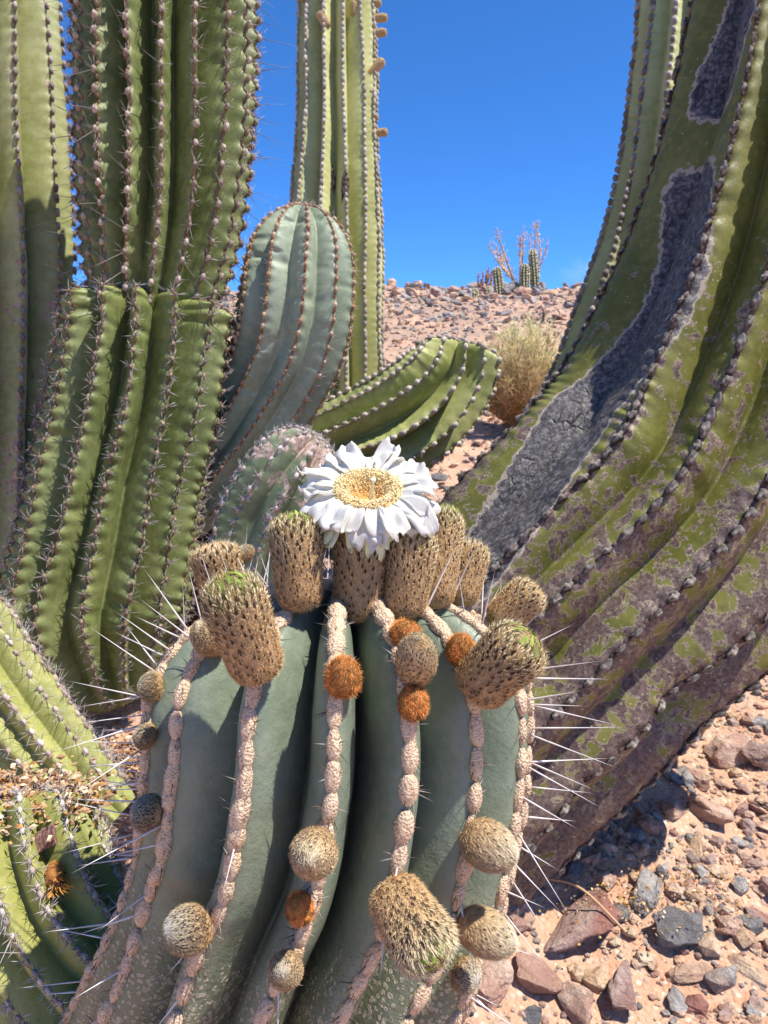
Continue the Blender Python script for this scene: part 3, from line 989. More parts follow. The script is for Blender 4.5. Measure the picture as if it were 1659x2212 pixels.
stem_obj(UPP, 'upper_joint', M_OLIVE, two)
A1 = areoles(LOW, .034, .06, .99, jit=.06, seed=21)
A2 = areoles(UPP, .042, .04, .97, jit=.05, seed=22)
A1b = areoles(LOW, .0125, .06, .97, jit=.2, seed=23)
dress(two, A1, .0048, .0068, .0048, lin(112, 90, 78), lin(160, 138, 120), 21, 10, (.016, .034), .0010, central=0.0)
b = Batch(); add_beads(b, A1b, .0036, .008, .003, lin(96, 74, 62), lin(128, 104, 90), 24, ICO1); obj('rib_felt', b.mesh('rib_felt', M_BEAD), two, kind='stuff')
dress(two, A2, .0068, .0092, .0066, lin(128, 108, 96), lin(190, 172, 156), 22, 8, (.016, .034), .0008, central=.35, cl=(.07, .12))
A2b = areoles(UPP, .014, .04, .97, jit=.2, seed=25)
b = Batch(); add_beads(b, A2b, .0042, .010, .0035, lin(104, 82, 70), lin(134, 110, 96), 26, ICO1); obj('rib_felt', b.mesh('rib_felt', M_BEAD), two, kind='stuff')

# --- far left column
FLF = make_stem([(-60, 1500, 2.25, 150), (-40, 1200, 2.25, 165), (-24, 900, 2.25, 170), (-22, 600, 2.25, 170), (-30, 300, 2.25, 165), (-44, 0, 2.25, 160), (-54, -350, 2.3, 156)],
                even(12, 21), depth=.36, p=1.05, e=.2, per=18, rows=300, dome=(.12, 2.4), tub=.012, spacing=.036, wrinkle=.06, wfreq=14, wob=.05, wobf=2.5, seed=31, lump=.02)
FLF.attrs['scar'] = FLF.attrs['scar'] + np.where(FLF.grid[..., 2] < P(0, 620, 2.25)[2], .05, -.03)
fl = thing('column_cactus', 'pale weathered column cactus with brown scars beside the two-jointed cactus', 'cactus', FLF.C[0])
stem_obj(FLF, 'stem', M_FARLEFT, fl)
A = areoles(FLF, .036, .02, .97, jit=.08, seed=31)
dress(fl, A, .0072, .014, .0066, lin(104, 92, 86), lin(150, 138, 130), 31, 7, (.014, .028), .0006, (.1, .08, .07), (.36, .33, .3), central=.08, cl=(.05, .08))

# --- tall pale column with buds, behind
CEN = make_stem([(742, 1180, 3.75, 80), (738, 1000, 3.75, 92), (734, 840, 3.75, 95), (730, 690, 3.75, 98), (727, 560, 3.76, 100), (726, 440, 3.78, 98), (727, 300, 3.8, 88), (728, 150, 3.82, 86), (728, 0, 3.85, 84), (728, -250, 3.9, 80)],
                even(13, 8), depth=.42, p=.95, e=.16, per=16, rows=420, dome=(.2, 2.4), tub=.012, spacing=.036, wrinkle=.12, wfreq=7.5, wob=.10, wobf=2.2, seed=41, lump=.02)
ce = thing('budding_column_cactus', 'tall pale yellow-green column cactus with small tan buds against the sky', 'cactus', CEN.C[0])
stem_obj(CEN, 'stem', M_PALE, ce)
A = areoles(CEN, .030, .02, .98, jit=.1, seed=41)
dress(ce, A, .0105, .019, .0085, lin(132, 124, 114), lin(176, 168, 156), 41, 3, (.012, .022), .0007)
for k, (x0, y0, x1, y1, w) in enumerate([(805, 40, 838, 38, 17), (805, 72, 836, 70, 17), (800, 166, 829, 128, 20), (812, 288, 838, 285, 17), (806, 256, 818, 252, 13), (706, 60, 688, 26, 20), (805, 5, 824, 8, 14), (770, 36, 764, 2, 16), (796, 208, 806, 196, 12), (652, 10, 646, -12, 20)]):
    p, d = surf_hit(CEN, x0, y0, 5)
    bud('flower_bud', P(x0 - (6 if x1 > 730 else -4), y0, d + .02), P(x1, y1, d + .01), w * d / FPX, 'tube', 500 + k, ce, green=0, n_scale=60, fuzz=900)
for k, (x, y, s) in enumerate([(722, 390, 1.2), (748, 400, 1.6), (738, 738, 1.4), (700, 745, 1.2)]):
    p, d = surf_hit(CEN, x, y, 5)
    v, f = ICO3
    q = v * np.array([.011, .006, .05]) * s * (1 + .45 * fbm(v * 2.6, 70 + k))[:, None]
    ttw = NT('scar_cork') if k == 0 else None
    if k == 0:
        cn = ttw.noise(ttw.geo(), 60, 5)
        M_CORK = ttw.out(ttw.mix(ttw.ss(cn, .4, .6), (.03, .022, .02), (.30, .22, .17)), .9, .05, ttw.bump(cn, .8, .01))
    obj('scar', mesh('scar', q + p, f, M_CORK), ce)

# --- sage green club-shaped arm
CLB = make_stem([(395, 1120, 2.12, 62), (450, 1040, 2.1, 82), (520, 950, 2.08, 98), (582, 850, 2.05, 110), (622, 760, 2.02, 120), (640, 670, 2.0, 124), (648, 570, 2.0, 118), (654, 500, 2.0, 108), (657, 448, 2.0, 100)],
                even(11, 4), depth=[(0, .18), (.6, .24), (.85, .28), (1, .40)], p=1.15, e=.2, per=18, rows=330, dome=(.155, 2.3), tub=.012, spacing=.026, wrinkle=.12, wfreq=42, wob=.05, wobf=3, seed=51, lump=.012)
cl = thing('club_cactus', 'sage green club-shaped cactus arm with rounded top and rusty areoles', 'cactus', CLB.C[0])
stem_obj(CLB, 'stem', M_SAGE, cl)
A = areoles(CLB, .026, .06, .995, jit=.06, seed=51)
dress(cl, A, .0055, .0080, .0052, lin(152, 116, 88), lin(200, 172, 146), 51, 7, (.012, .026), .0006, (.26, .19, .14), (.5, .46, .42), central=.12, cl=(.03, .05))
Ab = areoles(CLB, .0105, .06, .99, jit=.2, seed=52)
b = Batch(); add_beads(b, Ab, .0034, .0075, .003, lin(132, 88, 58), lin(160, 118, 86), 53, ICO1); obj('rib_felt', b.mesh('rib_felt', M_BEAD), cl, kind='stuff')

# --- arm sweeping to the right behind the flower
SWP = make_stem([(520, 1030, 2.62, 62), (620, 1005, 2.6, 86), (725, 972, 2.58, 104), (835, 930, 2.56, 114), (922, 872, 2.55, 112), (975, 806, 2.55, 100), (992, 742, 2.55, 88)],
                even(12, 8), depth=[(0, .26), (.4, .42), (.8, .50), (1, .66)], p=.9, e=.14, per=16, rows=260, dome=(.045, 3.0), tub=.012, spacing=.034, wrinkle=.08, wfreq=20, wob=.06, wobf=3, seed=61, lump=.015)
sw = thing('leaning_cactus', 'green cactus arm with sharp deep ribs leaning sideways behind the white flower', 'cactus', SWP.C[0])
M_LEAN = skin_mat('leaf_green_skin', (0.26, 0.285, 0.085), (0.42, 0.43, 0.17), rough=.5, big=6, crest_col=(.36, .35, .19))
stem_obj(SWP, 'stem', M_LEAN, sw)
A = areoles(SWP, .034, .05, .99, jit=.08, seed=61)
dress(sw, A, .0085, .0115, .008, lin(140, 126, 118), lin(196, 184, 174), 61, 7, (.012, .026), .0006, central=.1, cl=(.04, .06))
Ab = areoles(SWP, .013, .06, .98, jit=.2, seed=62)
b = Batch(); add_beads(b, Ab, .0036, .009, .003, lin(150, 138, 112), lin(176, 166, 140), 63, ICO1); obj('rib_felt', b.mesh('rib_felt', M_BEAD), sw, kind='stuff')

# --- small scarred stem between the flower and the club
SML = make_stem([(520, 1330, 1.52, 80), (545, 1220, 1.5, 96), (580, 1120, 1.48, 104), (625, 1040, 1.46, 100), (668, 975, 1.46, 84), (690, 945, 1.46, 70)],
                even(11, 0), depth=[(0, .2), (.6, .3), (1, .6)], p=1.1, e=.2, per=14, rows=200, dome=(.06, 3.0), tub=.02, spacing=.022, wrinkle=.06, wfreq=34, wob=.08, wobf=5, seed=71, lump=.03)
SML.attrs['scar'] = SML.attrs['scar'] + np.clip((SML.attrs['t'] - .62) * .5, -.12, .10)
sm = thing('scarred_cactus', 'small grey-green cactus with pinkish corky scars tucked behind the flower', 'cactus', SML.C[0])
stem_obj(SML, 'stem', M_SCARRED, sm)
A = areoles(SML, .022, .05, .99, jit=.1, seed=71)
dress(sm, A, .0036, .007, .0036, lin(128, 112, 108), lin(190, 174, 168), 71, 7, (.01, .024), .0005, (.2, .17, .16), (.52, .5, .48))

# --- big leaning trunk on the right
TR_ANG = [-92, -68, -24, -4, 18, 42, 67, 93, 118, 143, 168, 193, 218, 243]
bark_c = -40.0
def tr_mod(rel, t, th, u, ri):
    a = (np.degrees(th) + 180) % 360 - 180
    k = np.exp(-((a - bark_c) / 13.0) ** 4)
    q = np.stack(np.broadcast_arrays(t * 26, a * .12, 0 * a + 0 * t), -1)
    rel = rel - k * (.035 + .022 * fbm(q, 14, 3))
    # old break in the lower side
    h = np.exp(-(((a - 50) / 13) ** 2 + ((t - .29) / .018) ** 2))
    h2 = np.exp(-(((a - 8) / 7) ** 2 + ((t - .255) / .012) ** 2))
    rough = np.clip(.34 - t, 0, .3) * .10
    q2 = np.stack(np.broadcast_arrays(t * 34, a * .16, 0 * a + 0 * t), -1)
    return rel - .10 * h - .05 * h2 + rough * fbm(q2, 33, 3)
TRK = make_stem([(560, 2120, 2.0, 250), (760, 1845, 1.92, 315), (968, 1585, 1.88, 345), (1220, 1320, 1.89, 362), (1474, 1056, 1.90, 366), (1630, 720, 1.88, 335), (1726, 370, 1.87, 305), (1790, 0, 1.88, 285), (1840, -400, 1.92, 275), (1880, -900, 2.0, 265)],
                TR_ANG, depth=[(0, .10), (.25, .13), (.4, .18), (.6, .22), (1, .24)], p=1.35, e=.18, per=30, rows=600, dome=(.2, 2.4), tub=.006, spacing=.046, wrinkle=.03, wfreq=12, wob=.03, wobf=2, seed=81, lump=.012, mod=tr_mod)
# the trunk ends in a rounded top a little above the frame
_top = P(1800, -240, 1.88)[2]
_k = int(np.argmax(TRK.C[:, 2] > _top))
_q = np.clip((TRK.g[:_k] - (TRK.g[_k - 1] - .22)) / .22, 0, 1)
_s = np.sqrt(np.maximum(1 - _q ** 2.4, 1e-5))
TRK.grid = TRK.C[:_k, None] + (TRK.grid[:_k] - TRK.C[:_k, None]) * _s[:, None, None]
TRK.V = TRK.grid.reshape(-1, 3)
TRK.F = TRK.F[:(_k - 1) * TRK.grid.shape[1]]
for _n in ('C', 'T', 'N', 'X', 'R', 'g', 't'):
    setattr(TRK, _n, getattr(TRK, _n)[:_k])
TRK.attrs = {_n: _v[:_k] for _n, _v in TRK.attrs.items()}
_tmax = float(TRK.t[-1]) - .01
a_deg = (np.degrees(TRK.th) + 180) % 360 - 180
tt = TRK.t[:, None]
TRK.attrs['bark'] = np.exp(-((a_deg[None, :] - bark_c - 5 * np.sin(tt * 30)) / 15.5) ** 4) * np.interp(tt, [0, .1, .2, .49, .54, .57, .60, .68, .70, 1], [1, 1, 1, 1, .9, .1, .9, .9, .1, .0])
TRK.attrs['scar'] = TRK.attrs['scar'] + np.interp(tt, [0, .20, .29, .36, .46, .54, .65, 1], [.17, .15, .11, .075, .03, -.05, -.13, -.16]) + np.clip((a_deg[None, :] - 5) / 60, -.9, 1) * np.interp(tt, [0, .32, .5, 1], [.0, .05, .07, .05])
tk = thing('leaning_trunk_cactus', 'massive leaning cactus trunk with grey bark strip, brown corky scars and dark areoles', 'cactus', TRK.C[0])
stem_obj(TRK, 'trunk', M_TRUNK, tk)
def knob_mesh(seed):
    v, f = ICO2
    vv = v * (1 + .32 * fbm(v * 1.9, seed, 3))[:, None]
    k = np.clip(.18 + 1.0 * vnoise(v * 3.1, seed + 4) + .5 * (v[:, 2] - .3), 0, 1)[:, None]
    return mesh('areole', vv, f, M_KNOB, False, col=lin(52, 46, 42) * (1 - k) + lin(158, 148, 136) * k)
M_KNOB = col_mat('old_areole', .95, .08, var=.5, scale=500)
KNOBS = [knob_mesh(s) for s in range(5)]
TA = areoles(TRK, .046, .19, _tmax, jit=.1, face=-.15, seed=81)
x_, y_, _ = proj(TA.p)
TA = sub(TA, (x_ > 960) & (x_ < 1760) & (y_ > -60))
rng = np.random.default_rng(82)
for k in range(len(TA.p)):
    s = rng.uniform(.75, 1.2) * np.interp(TA.t[k], [.2, .4, .8], [.95, 1.05, .85])
    obj('areole', KNOBS[rng.integers(0, 5)], tk, mat4=frame4(TA.p[k] + TA.N[k] * .002, TA.X[k], TA.T[k], TA.N[k], (.0085 * s), .0145 * s, .0085 * s))
Ab = areoles(TRK, .014, .19, _tmax, jit=.25, face=-.15, seed=83)
b = Batch(); add_beads(b, Ab, .0062, .010, .0035, lin(70, 58, 52), lin(112, 96, 88), 84, ICO1, .4); obj('crest_cork', b.mesh('crest_cork', M_BEAD), tk, kind='stuff')
b = Batch(); add_spines(b, sub(TA, TA.t < .42), 4, (.008, .016), .0006, (40, 85), 0, (.1, .09, .08), (.2, .18, .17), 85); obj('spines', b.mesh('spines', M_SPINE), tk, kind='stuff')

# --- stem standing behind the trunk
RER = make_stem([(1010, 1200, 2.66, 70), (1150, 1040, 2.64, 84), (1262, 880, 2.62, 98), (1342, 700, 2.6, 104), (1406, 520, 2.6, 106), (1450, 320, 2.6, 104), (1474, 120, 2.61, 102), (1488, -80, 2.64, 100), (1500, -300, 2.68, 90)],
                even(12, -12), depth=.30, p=1.15, e=.2, per=16, rows=330, dome=(.12, 2.4), tub=.02, spacing=.03, wrinkle=.09, wfreq=15, wob=.06, wobf=3, seed=91, lump=.02)
rr_ = thing('rear_cactus', 'slender green cactus with grey beaded ribs standing behind the massive trunk', 'cactus', RER.C[0])
stem_obj(RER, 'stem', M_PALE, rr_)
A = areoles(RER, .03, .05, .97, jit=.06, seed=91)
dress(rr_, A, .0095, .0145, .009, lin(120, 112, 106), lin(178, 168, 160), 91, 2, (.006, .012), .0006)

# --- low arm curving up from the foot of the flowering cactus
BRN = make_stem([(520, 2330, .66, 120), (400, 2260, .655, 150), (290, 2190, .65, 168), (180, 2090, .645, 172), (100, 1980, .645, 170), (55, 1870, .65, 168), (35, 1790, .66, 160), (28, 1735, .67, 140)],
                even(13, 6), depth=[(0, .16), (.5, .26), (1, .34)], p=1.2, e=.2, per=18, rows=260, dome=(.026, 3.0), tub=.010, spacing=.0165, wrinkle=.04, wfreq=60, wob=.06, wobf=8, seed=101, lump=.02)
BRN.attrs['scar'] = BRN.attrs['scar'] + np.interp(BRN.attrs['t'], [0, .78, .9, 1], [-.25, -.2, .12, .2])
br = thing('low_cactus_arm', 'yellow-green cactus arm with densely spined grey ribs and litter on its broken top', 'cactus', BRN.C[0])
stem_obj(BRN, 'stem', M_YELLOW, br)
A = areoles(BRN, .0075, .1, .97, jit=.2, seed=101)
dress(br, A, .0021, .0042, .0018, lin(136, 122, 112), lin(196, 184, 172), 101, 10, (.007, .016), .00034, (.22, .17, .15), (.66, .62, .58), central=.2, cl=(.018, .032), tpl=ICO1)

# --- low arm in the left margin
LMG = make_stem([(250, 1770, 1.2, 60), (170, 1700, 1.2, 84), (90, 1610, 1.2, 98), (20, 1520, 1.2, 104), (-40, 1430, 1.2, 104), (-80, 1340, 1.2, 96), (-96, 1270, 1.2, 84)],
                even(11, 2), depth=.26, p=1.15, e=.2, per=16, rows=200, dome=(.06, 2.4), tub=.015, spacing=.026, wrinkle=.05, wfreq=30, wob=.06, wobf=4, seed=111, lump=.02)
LMG.attrs['scar'] = LMG.attrs['scar'] - .1
lm = thing('spiny_cactus_arm', 'curved yellow-green cactus arm with pale spine tufts near the foot of the jointed cactus', 'cactus', LMG.C[0])
stem_obj(LMG, 'stem', M_YELLOW, lm)
A = areoles(LMG, .021, .05, .97, jit=.15, seed=111)
dress(lm, A, .0042, .007, .0038, lin(150, 128, 112), lin(206, 190, 176), 111, 11, (.012, .032), .00045, (.25, .2, .17), (.6, .56, .52))

# --- old dead trunk in the shade of the club cactus
DED = make_stem([(470, 1560, 2.36, 170), (450, 1400, 2.36, 150), (440, 1240, 2.36, 140), (430, 1090, 2.36, 120), (420, 990, 2.36, 90)], even(9, 5), depth=.22, p=1.0, e=.15, per=14, rows=160, dome=(.1, 2.2), wob=.15, wobf=5, seed=121, lump=.07)
td = NT('dead_wood')
co = td.geo()
wv = td.noise(td.scale(co, (30.0, 30.0, 5.0)), 1.0, 6, .65)
M_DEAD = td.out(td.mix(td.ss(wv, .35, .65), (.035, .018, .010), (.16, .082, .045)), .95, .05, td.bump(wv, .8, .02))
de = thing('dead_stump', 'dark reddish-brown dead cactus stump in the shade below the club-shaped arm', 'stump', DED.C[0])
stem_obj(DED, 'wood', M_DEAD, de)

# ------------------------------------------------------------------ ground, rocks, plants on the slope
def ground_z(x, y):
    x, y = np.asarray(x, float), np.asarray(y, float)
    base = .05 + .225 * y - .020 * np.clip(y - 6, 0, None)
    ridge = 21.5 + .06 * x
    over = np.clip(y - ridge, 0, None)
    base = base - .205 * over - .12 * np.clip(over - 1, 0, 60)
    mound = .30 * np.exp(-(((x + .72) / .55) ** 2 + ((y - 1.95) / .5) ** 2))
    p = np.stack([x * 2.2, y * 2.2, 0 * x], -1)
    p2 = np.stack([x * .5, y * .5, 0 * x + 4], -1)
    near = np.clip(1.2 - np.hypot(x, y) / 60, 0.1, 1)
    fine = np.stack([x * 16, y * 16, 0 * x + 9], -1)
    return base + mound + .035 * fbm(p, 3, 3) * near + .10 * vnoise(p2, 8) * near * np.clip(y / 6, .2, 1) + .006 * fbm(fine, 5, 2)

def grow(lo, hi, s, k):
    out, v, st = [lo], lo, s
    while v < hi:
        v += st; st *= k
        out.append(v)
    return np.array(out)
xs = grow(0, 2.4, .022, 1.0)
xs = np.concatenate([xs, grow(xs[-1] + .03, 900, .03, 1.09)])
xs = np.concatenate([-xs[:0:-1], xs])
ys = np.concatenate([-grow(.05, 600, .1, 1.3)[::-1], grow(0, 4.2, .022, 1.0)])
ys = np.concatenate([ys, grow(ys[-1] + .03, 30, .03, 1.02), ])
ys = np.concatenate([ys, grow(ys[-1] + .5, 900, .5, 1.25)])
XX, YY = np.meshgrid(xs, ys, indexing='ij')
ZZ = ground_z(XX, YY)
ZZ = np.where(YY < 0, .05 + .1 * YY.clip(-40, 0), ZZ)
V = np.stack([XX, YY, np.maximum(ZZ, -6)], -1).reshape(-1, 3)
ny = len(ys)
i = np.arange(len(xs) - 1)[:, None] * ny + np.arange(ny - 1)[None, :]
F = np.stack([i, i + ny, i + ny + 1, i + 1], -1).reshape(-1, 4)
tg = NT('desert_soil')
co = tg.geo()
n1 = tg.noise(co, 3.2, 6, .65); n2 = tg.noise(co, 34, 6, .7); n3 = tg.noise(co, 230, 4, .7)
c = tg.mix(tg.ss(n1, .35, .65), lin(188, 140, 112), lin(204, 162, 132))
c = tg.mix(tg.ss(n2, .42, .68), c, lin(200, 168, 142))
yy = tg.n('ShaderNodeSeparateXYZ', {0: co}).outputs[1]
c = tg.mix(tg.math('MULTIPLY', tg.ss(yy, 5.0, 14.0), tg.ss(tg.noise(co, 1.3, 6, .7), .3, .62)), c, lin(150, 128, 112))
peb = tg.vor(co, 75, 1)
pd = tg.vor(co, 75, 0, 'F1')
c = tg.mix(tg.math('MULTIPLY', tg.ss(tg.n('ShaderNodeSeparateColor', {0: peb}).outputs[0], .62, .7), tg.ss(pd, .55, .4)), c, tg.mix(tg.n('ShaderNodeSeparateColor', {0: peb}).outputs[1], lin(150, 128, 116), lin(222, 196, 170)))
c = tg.mix(tg.math('MULTIPLY', tg.ss(n3, .5, .7), .35), c, lin(150, 108, 82))
h = tg.math('ADD', tg.math('MULTIPLY', n2, 1.0), tg.math('ADD', tg.math('MULTIPLY', n3, .35), tg.math('MULTIPLY', tg.ss(pd, .6, .2), .35)))
M_SOIL = tg.out(c, .95, .08, tg.bump(h, .7, .012))
g_o = obj('ground', mesh('ground', V, F, M_SOIL), kind='structure')

def rock_mat(name, c1, c2, c3):
    t = NT(name)
    co = t.co()
    rnd = t.n('ShaderNodeObjectInfo').outputs['Random']
    off = t.n('ShaderNodeVectorMath', {0: t.geo(), 1: t.n('ShaderNodeCombineXYZ', {0: t.math('MULTIPLY', rnd, 37.0), 1: 0.0, 2: 0.0}).outputs[0]}, operation='ADD').outputs[0]
    a = t.noise(off, 16, 6, .65, .6); b_ = t.noise(off, 70, 6, .7); d = t.noise(off, 5, 3, .5)
    c = t.mix(t.ss(a, .38, .62), c1, c2)
    c = t.mix(t.ss(d, .48, .62), c, c3)
    c = t.mix(t.math('MULTIPLY', t.ss(b_, .5, .7), .5), c, np.asarray(c1) * .55)
    c = t.mix(t.math('MULTIPLY', t.ss(b_, .45, .25), .5), c, np.asarray(c2) * 1.25)
    v = t.ss(t.vor(t.scale(off, (1.0, 2.2, 1.0)), 11, 0, 'DISTANCE_TO_EDGE'), .03, 0)
    c = t.mix(t.math('MULTIPLY', v, .4), c, np.asarray(c1) * .5)
    return t.out(c, .85, .18, t.bump(t.math('ADD', b_, t.math('MULTIPLY', a, 1.6)), 1.0, .014))
M_RPINK = rock_mat('pinkish_rock', lin(186, 146, 124), lin(216, 186, 162), lin(170, 132, 116))
M_RGREY = rock_mat('grey_rock', lin(142, 134, 128), lin(180, 172, 164), lin(168, 146, 132))
M_RDARK = rock_mat('dark_grey_rock', lin(112, 109, 108), lin(146, 141, 138), lin(130, 120, 114))
M_RRED = rock_mat('reddish_rock', lin(156, 126, 114), lin(188, 162, 148), lin(156, 108, 94))
M_RTAN = rock_mat('tan_rock', lin(196, 160, 128), lin(222, 196, 166), lin(188, 152, 128))

def rock_geo(seed, npts=16, sharp=1.0):
    rng = np.random.default_rng(seed)
    pts = nrm(rng.normal(0, 1, (npts, 3)))
    pts = np.sign(pts) * np.abs(pts) ** .72
    pts *= rng.uniform(.8, 1.05, (npts, 1))
    bm = bmesh.new()
    for p in pts:
        bm.verts.new(p)
    r = bmesh.ops.convex_hull(bm, input=bm.verts)
    bmesh.ops.delete(bm, geom=[v for v in bm.verts if not v.link_faces], context='VERTS')
    bmesh.ops.dissolve_limit(bm, angle_limit=R(22), verts=bm.verts, edges=bm.edges)
    bmesh.ops.bevel(bm, geom=list(bm.edges), offset=.06, segments=1, affect='EDGES', profile=.6)
    bmesh.ops.triangulate(bm, faces=bm.faces)
    bm.verts.index_update()
    V = np.array([v.co[:] for v in bm.verts]); F = np.array([[v.index for v in f.verts] for f in bm.faces])
    bm.free()
    V = V + .05 * nrm(V) * fbm(V * 2.5, seed, 2)[:, None]
    return V, F
RGEO = [rock_geo(s, 12 + s % 6) for s in range(9)]
def rough_geo(V, F, seed):
    bm = bmesh.new()
    vs = [bm.verts.new(v) for v in V]
    for f in F:
        bm.faces.new([vs[i] for i in f])
    bmesh.ops.subdivide_edges(bm, edges=[e for e in bm.edges if e.calc_length() > .35], cuts=2, use_grid_fill=True)
    bmesh.ops.triangulate(bm, faces=bm.faces)
    bm.verts.index_update()
    V = np.array([v.co[:] for v in bm.verts]); F = np.array([[v.index for v in f.verts] for f in bm.faces])
    bm.free()
    lay = np.array([.3, .2, 1.0])
    step = np.abs(fbm(V * np.array([1.2, 1.2, 5.0]), seed, 3))
    return V * (1 + .10 * fbm(V * 2.2, seed + 3, 3) - .10 * step)[:, None], F
RGEO_HI = [rough_geo(V, F, k) for k, (V, F) in enumerate(RGEO)]
RM = {}
def rock_mesh(k, mat):
    key = (k, mat.name)
    if key not in RM:
        RM[key] = mesh('rock', RGEO_HI[k][0], RGEO_HI[k][1], mat, False)
    return RM[key]

def ground_hit(x, y):
    """the place on the ground seen at photo position x, y"""
    lo, hi = .5, 60
    d = np.linspace(.6, 40, 4000)
    pts = CAM + d[:, None] * (FWD + (x - 829.5) / FPX * RGT + (1106 - y) / FPX * UPV)
    below = pts[:, 2] < ground_z(pts[:, 0], pts[:, 1])
    k = int(np.argmax(below)) if below.any() else len(d) - 1
    return pts[k], d[k]

def place_rock(p, size, mat, k, yaw, flat=(1, .75, .5), tilt=(0, 0), sink=.25):
    m = Matrix.Translation(Vector(p) + Vector((0, 0, size * flat[2] * (.5 - sink)))) @ Matrix.Rotation(R(12.5), 4, 'X') @ Matrix.Rotation(yaw, 4, 'Z') @ Matrix.Rotation(tilt[0], 4, 'X') @ Matrix.Rotation(tilt[1], 4, 'Y') @ Matrix.Diagonal((size * .5 * flat[0], size * .5 * flat[1], size * .5 * flat[2], 1))
    return obj('rock', rock_mesh(k, mat), None, mat4=m)

# rocks one can point to: x, y, width in photo units, material, label
HERO = [
    (1248, 2010, 215, M_RRED, 0, .45, (1.15, .72, .34), 'large flat reddish-grey slab with a dry stalk lying across it'),
    (1390, 1935, 130, M_RGREY, 3, 1.2, (1.0, .66, .36), 'long pale grey stone wedged between the reddish slab and dark grey block'),
    (1468, 2035, 122, M_RDARK, 1, .1, (1.0, .8, .62), 'angular dark grey block with one flat cracked face'),
    (1432, 1900, 50, M_RGREY, 2, .6, (.8, .6, .9), 'small upright grey stone just above the dark grey block'),
    (1575, 1640, 130, M_RPINK, 4, .3, (1, .7, .5), 'pinkish stone with a dark underside high on the slope by the trunk'),
    (1640, 1640, 110, M_RRED, 5, 1.1, (1, .7, .6), 'reddish-brown stone on the slope below the trunk edge'),
    (1360, 2160, 150, M_RRED, 6, .9, (1, .7, .5), 'brownish wedge of rock just below the reddish slab'),
    (1180, 2120, 150, M_RPINK, 7, .2, (1, .8, .55), 'bulky pinkish rock at the foot of the reddish slab'),
    (1060, 2140, 130, M_RPINK, 8, .8, (1, .8, .6), 'pale pink rock beside the flowering cactus with deep shade under it'),
    (1560, 2130, 95, M_RGREY, 2, .4, (1.2, .5, .5), 'narrow grey-tan splinter of rock lying in gravel'),
    (1610, 2110, 90, M_RTAN, 0, 2.0, (1.3, .5, .4), 'long tan splinter of rock beside the narrow grey one'),
    (1490, 2110, 100, M_RTAN, 3, .2, (1.2, .6, .35), 'flat tan stone resting below the dark grey block'),
    (1110, 1990, 95, M_RPINK, 4, 1.0, (1, .7, .6), 'pale stone on the uphill end of the reddish slab'),
    (1460, 1760, 80, M_RPINK, 5, .3, (1, .7, .6), 'tan-pink stone on open soil under the trunk edge'),
    (1530, 1760, 120, M_RPINK, 6, 2.2, (1.1, .7, .45), 'ridged pink stone lying on bare reddish soil'),
    (1650, 1990, 90, M_RRED, 7, .2, (1, .7, .5), 'purplish-brown stone with sharp dark shadow beside the gravel'),
    (1600, 1930, 56, M_RGREY, 1, .5, (.8, .7, .8), 'small blocky grey stone sitting on smooth reddish soil'),
    (1290, 2130, 85, M_RTAN, 2, .7, (1, .8, .5), 'tan cobble below the flat reddish slab'),
    (1420, 1790, 62, M_RGREY, 3, 1.7, (1.2, .6, .5), 'slim grey stone half buried near the trunk'),
    (1240, 2195, 120, M_RPINK, 0, 1.4, (1, .8, .6), 'rough pink rock lowest of those under the slab'),
]
ALLR = []
for x, y, w, mat, k, yaw, fl_, lab in HERO:
    p, d = ground_hit(x, y)
    o = place_rock(p, w * d / FPX, mat, k, yaw, fl_, sink=.15)
    tag(o, lab, 'rock')
    ALLR.append((p[0], p[1], w * d / FPX * .5))

rng = np.random.default_rng(77)
cand = []
# near slope on the right
def line_y(x):     # lower edge of the trunk in the photo
    return np.interp(x, [950, 1110, 1230, 1400, 1560, 1660], [2100, 1955, 1865, 1735, 1565, 1455])
while len(cand) < 2600:
    x, y = rng.uniform(950, 1665), rng.uniform(1440, 2215)
    if y < line_y(x) + 8:
        continue
    dens = .35 + .65 * (fbm(np.array([x / 130, y / 90, 0]), 5) > -.1)
    if rng.random() > dens:
        continue
    w = 9 * (1 - rng.random()) ** -.62
    if w > 75:
        continue
    cand.append((x, y, w, 'near'))
while len(cand) < 5700:
    x, y = rng.uniform(826, 1290), 612 + 508 * rng.random() ** 1.6
    w = (6.5 if y > 720 else 7.5) * (1 - rng.random()) ** -.6
    if w > 44 or w > 10 + max(0, y - 600) * .30:
        continue
    cand.append((x, y, w, 'far'))
while len(cand) < 6000:
    x, y = rng.uniform(480, 520), rng.uniform(640, 700)
    cand.append((x, y, min(30, 7 * (1 - rng.random()) ** -.5), 'far'))
while len(cand) < 6350:
    x, y = rng.uniform(826, 1290), rng.uniform(604, 650)
    cand.append((x, y + 6, min(42, 10 * (1 - rng.random()) ** -.55), 'far'))
def visible(x, y):
    if y > line_y(x) + 12 and x > 1090:
        return True
    ledge = np.interp(y, [600, 640, 720, 830, 930, 1000, 1120], [1285, 1265, 1225, 1185, 1110, 1060, 1000])
    if y < 1060 and 835 < x < ledge - 8 and not (1035 < x < 1230 and 700 < y < 935):
        return y < 715 or (x > 1062 - max(0, y - 900) * .35)
    return False
order = sorted(range(len(cand)), key=lambda k: -cand[k][2])
grav = {m.name: Batch() for m in (M_RPINK, M_RGREY, M_RDARK, M_RRED, M_RTAN)}
n_ind = 0
CNAME = {'pinkish_rock': 'pinkish', 'grey_rock': 'grey', 'reddish_rock': 'reddish-brown', 'tan_rock': 'pale tan', 'dark_grey_rock': 'dark grey'}
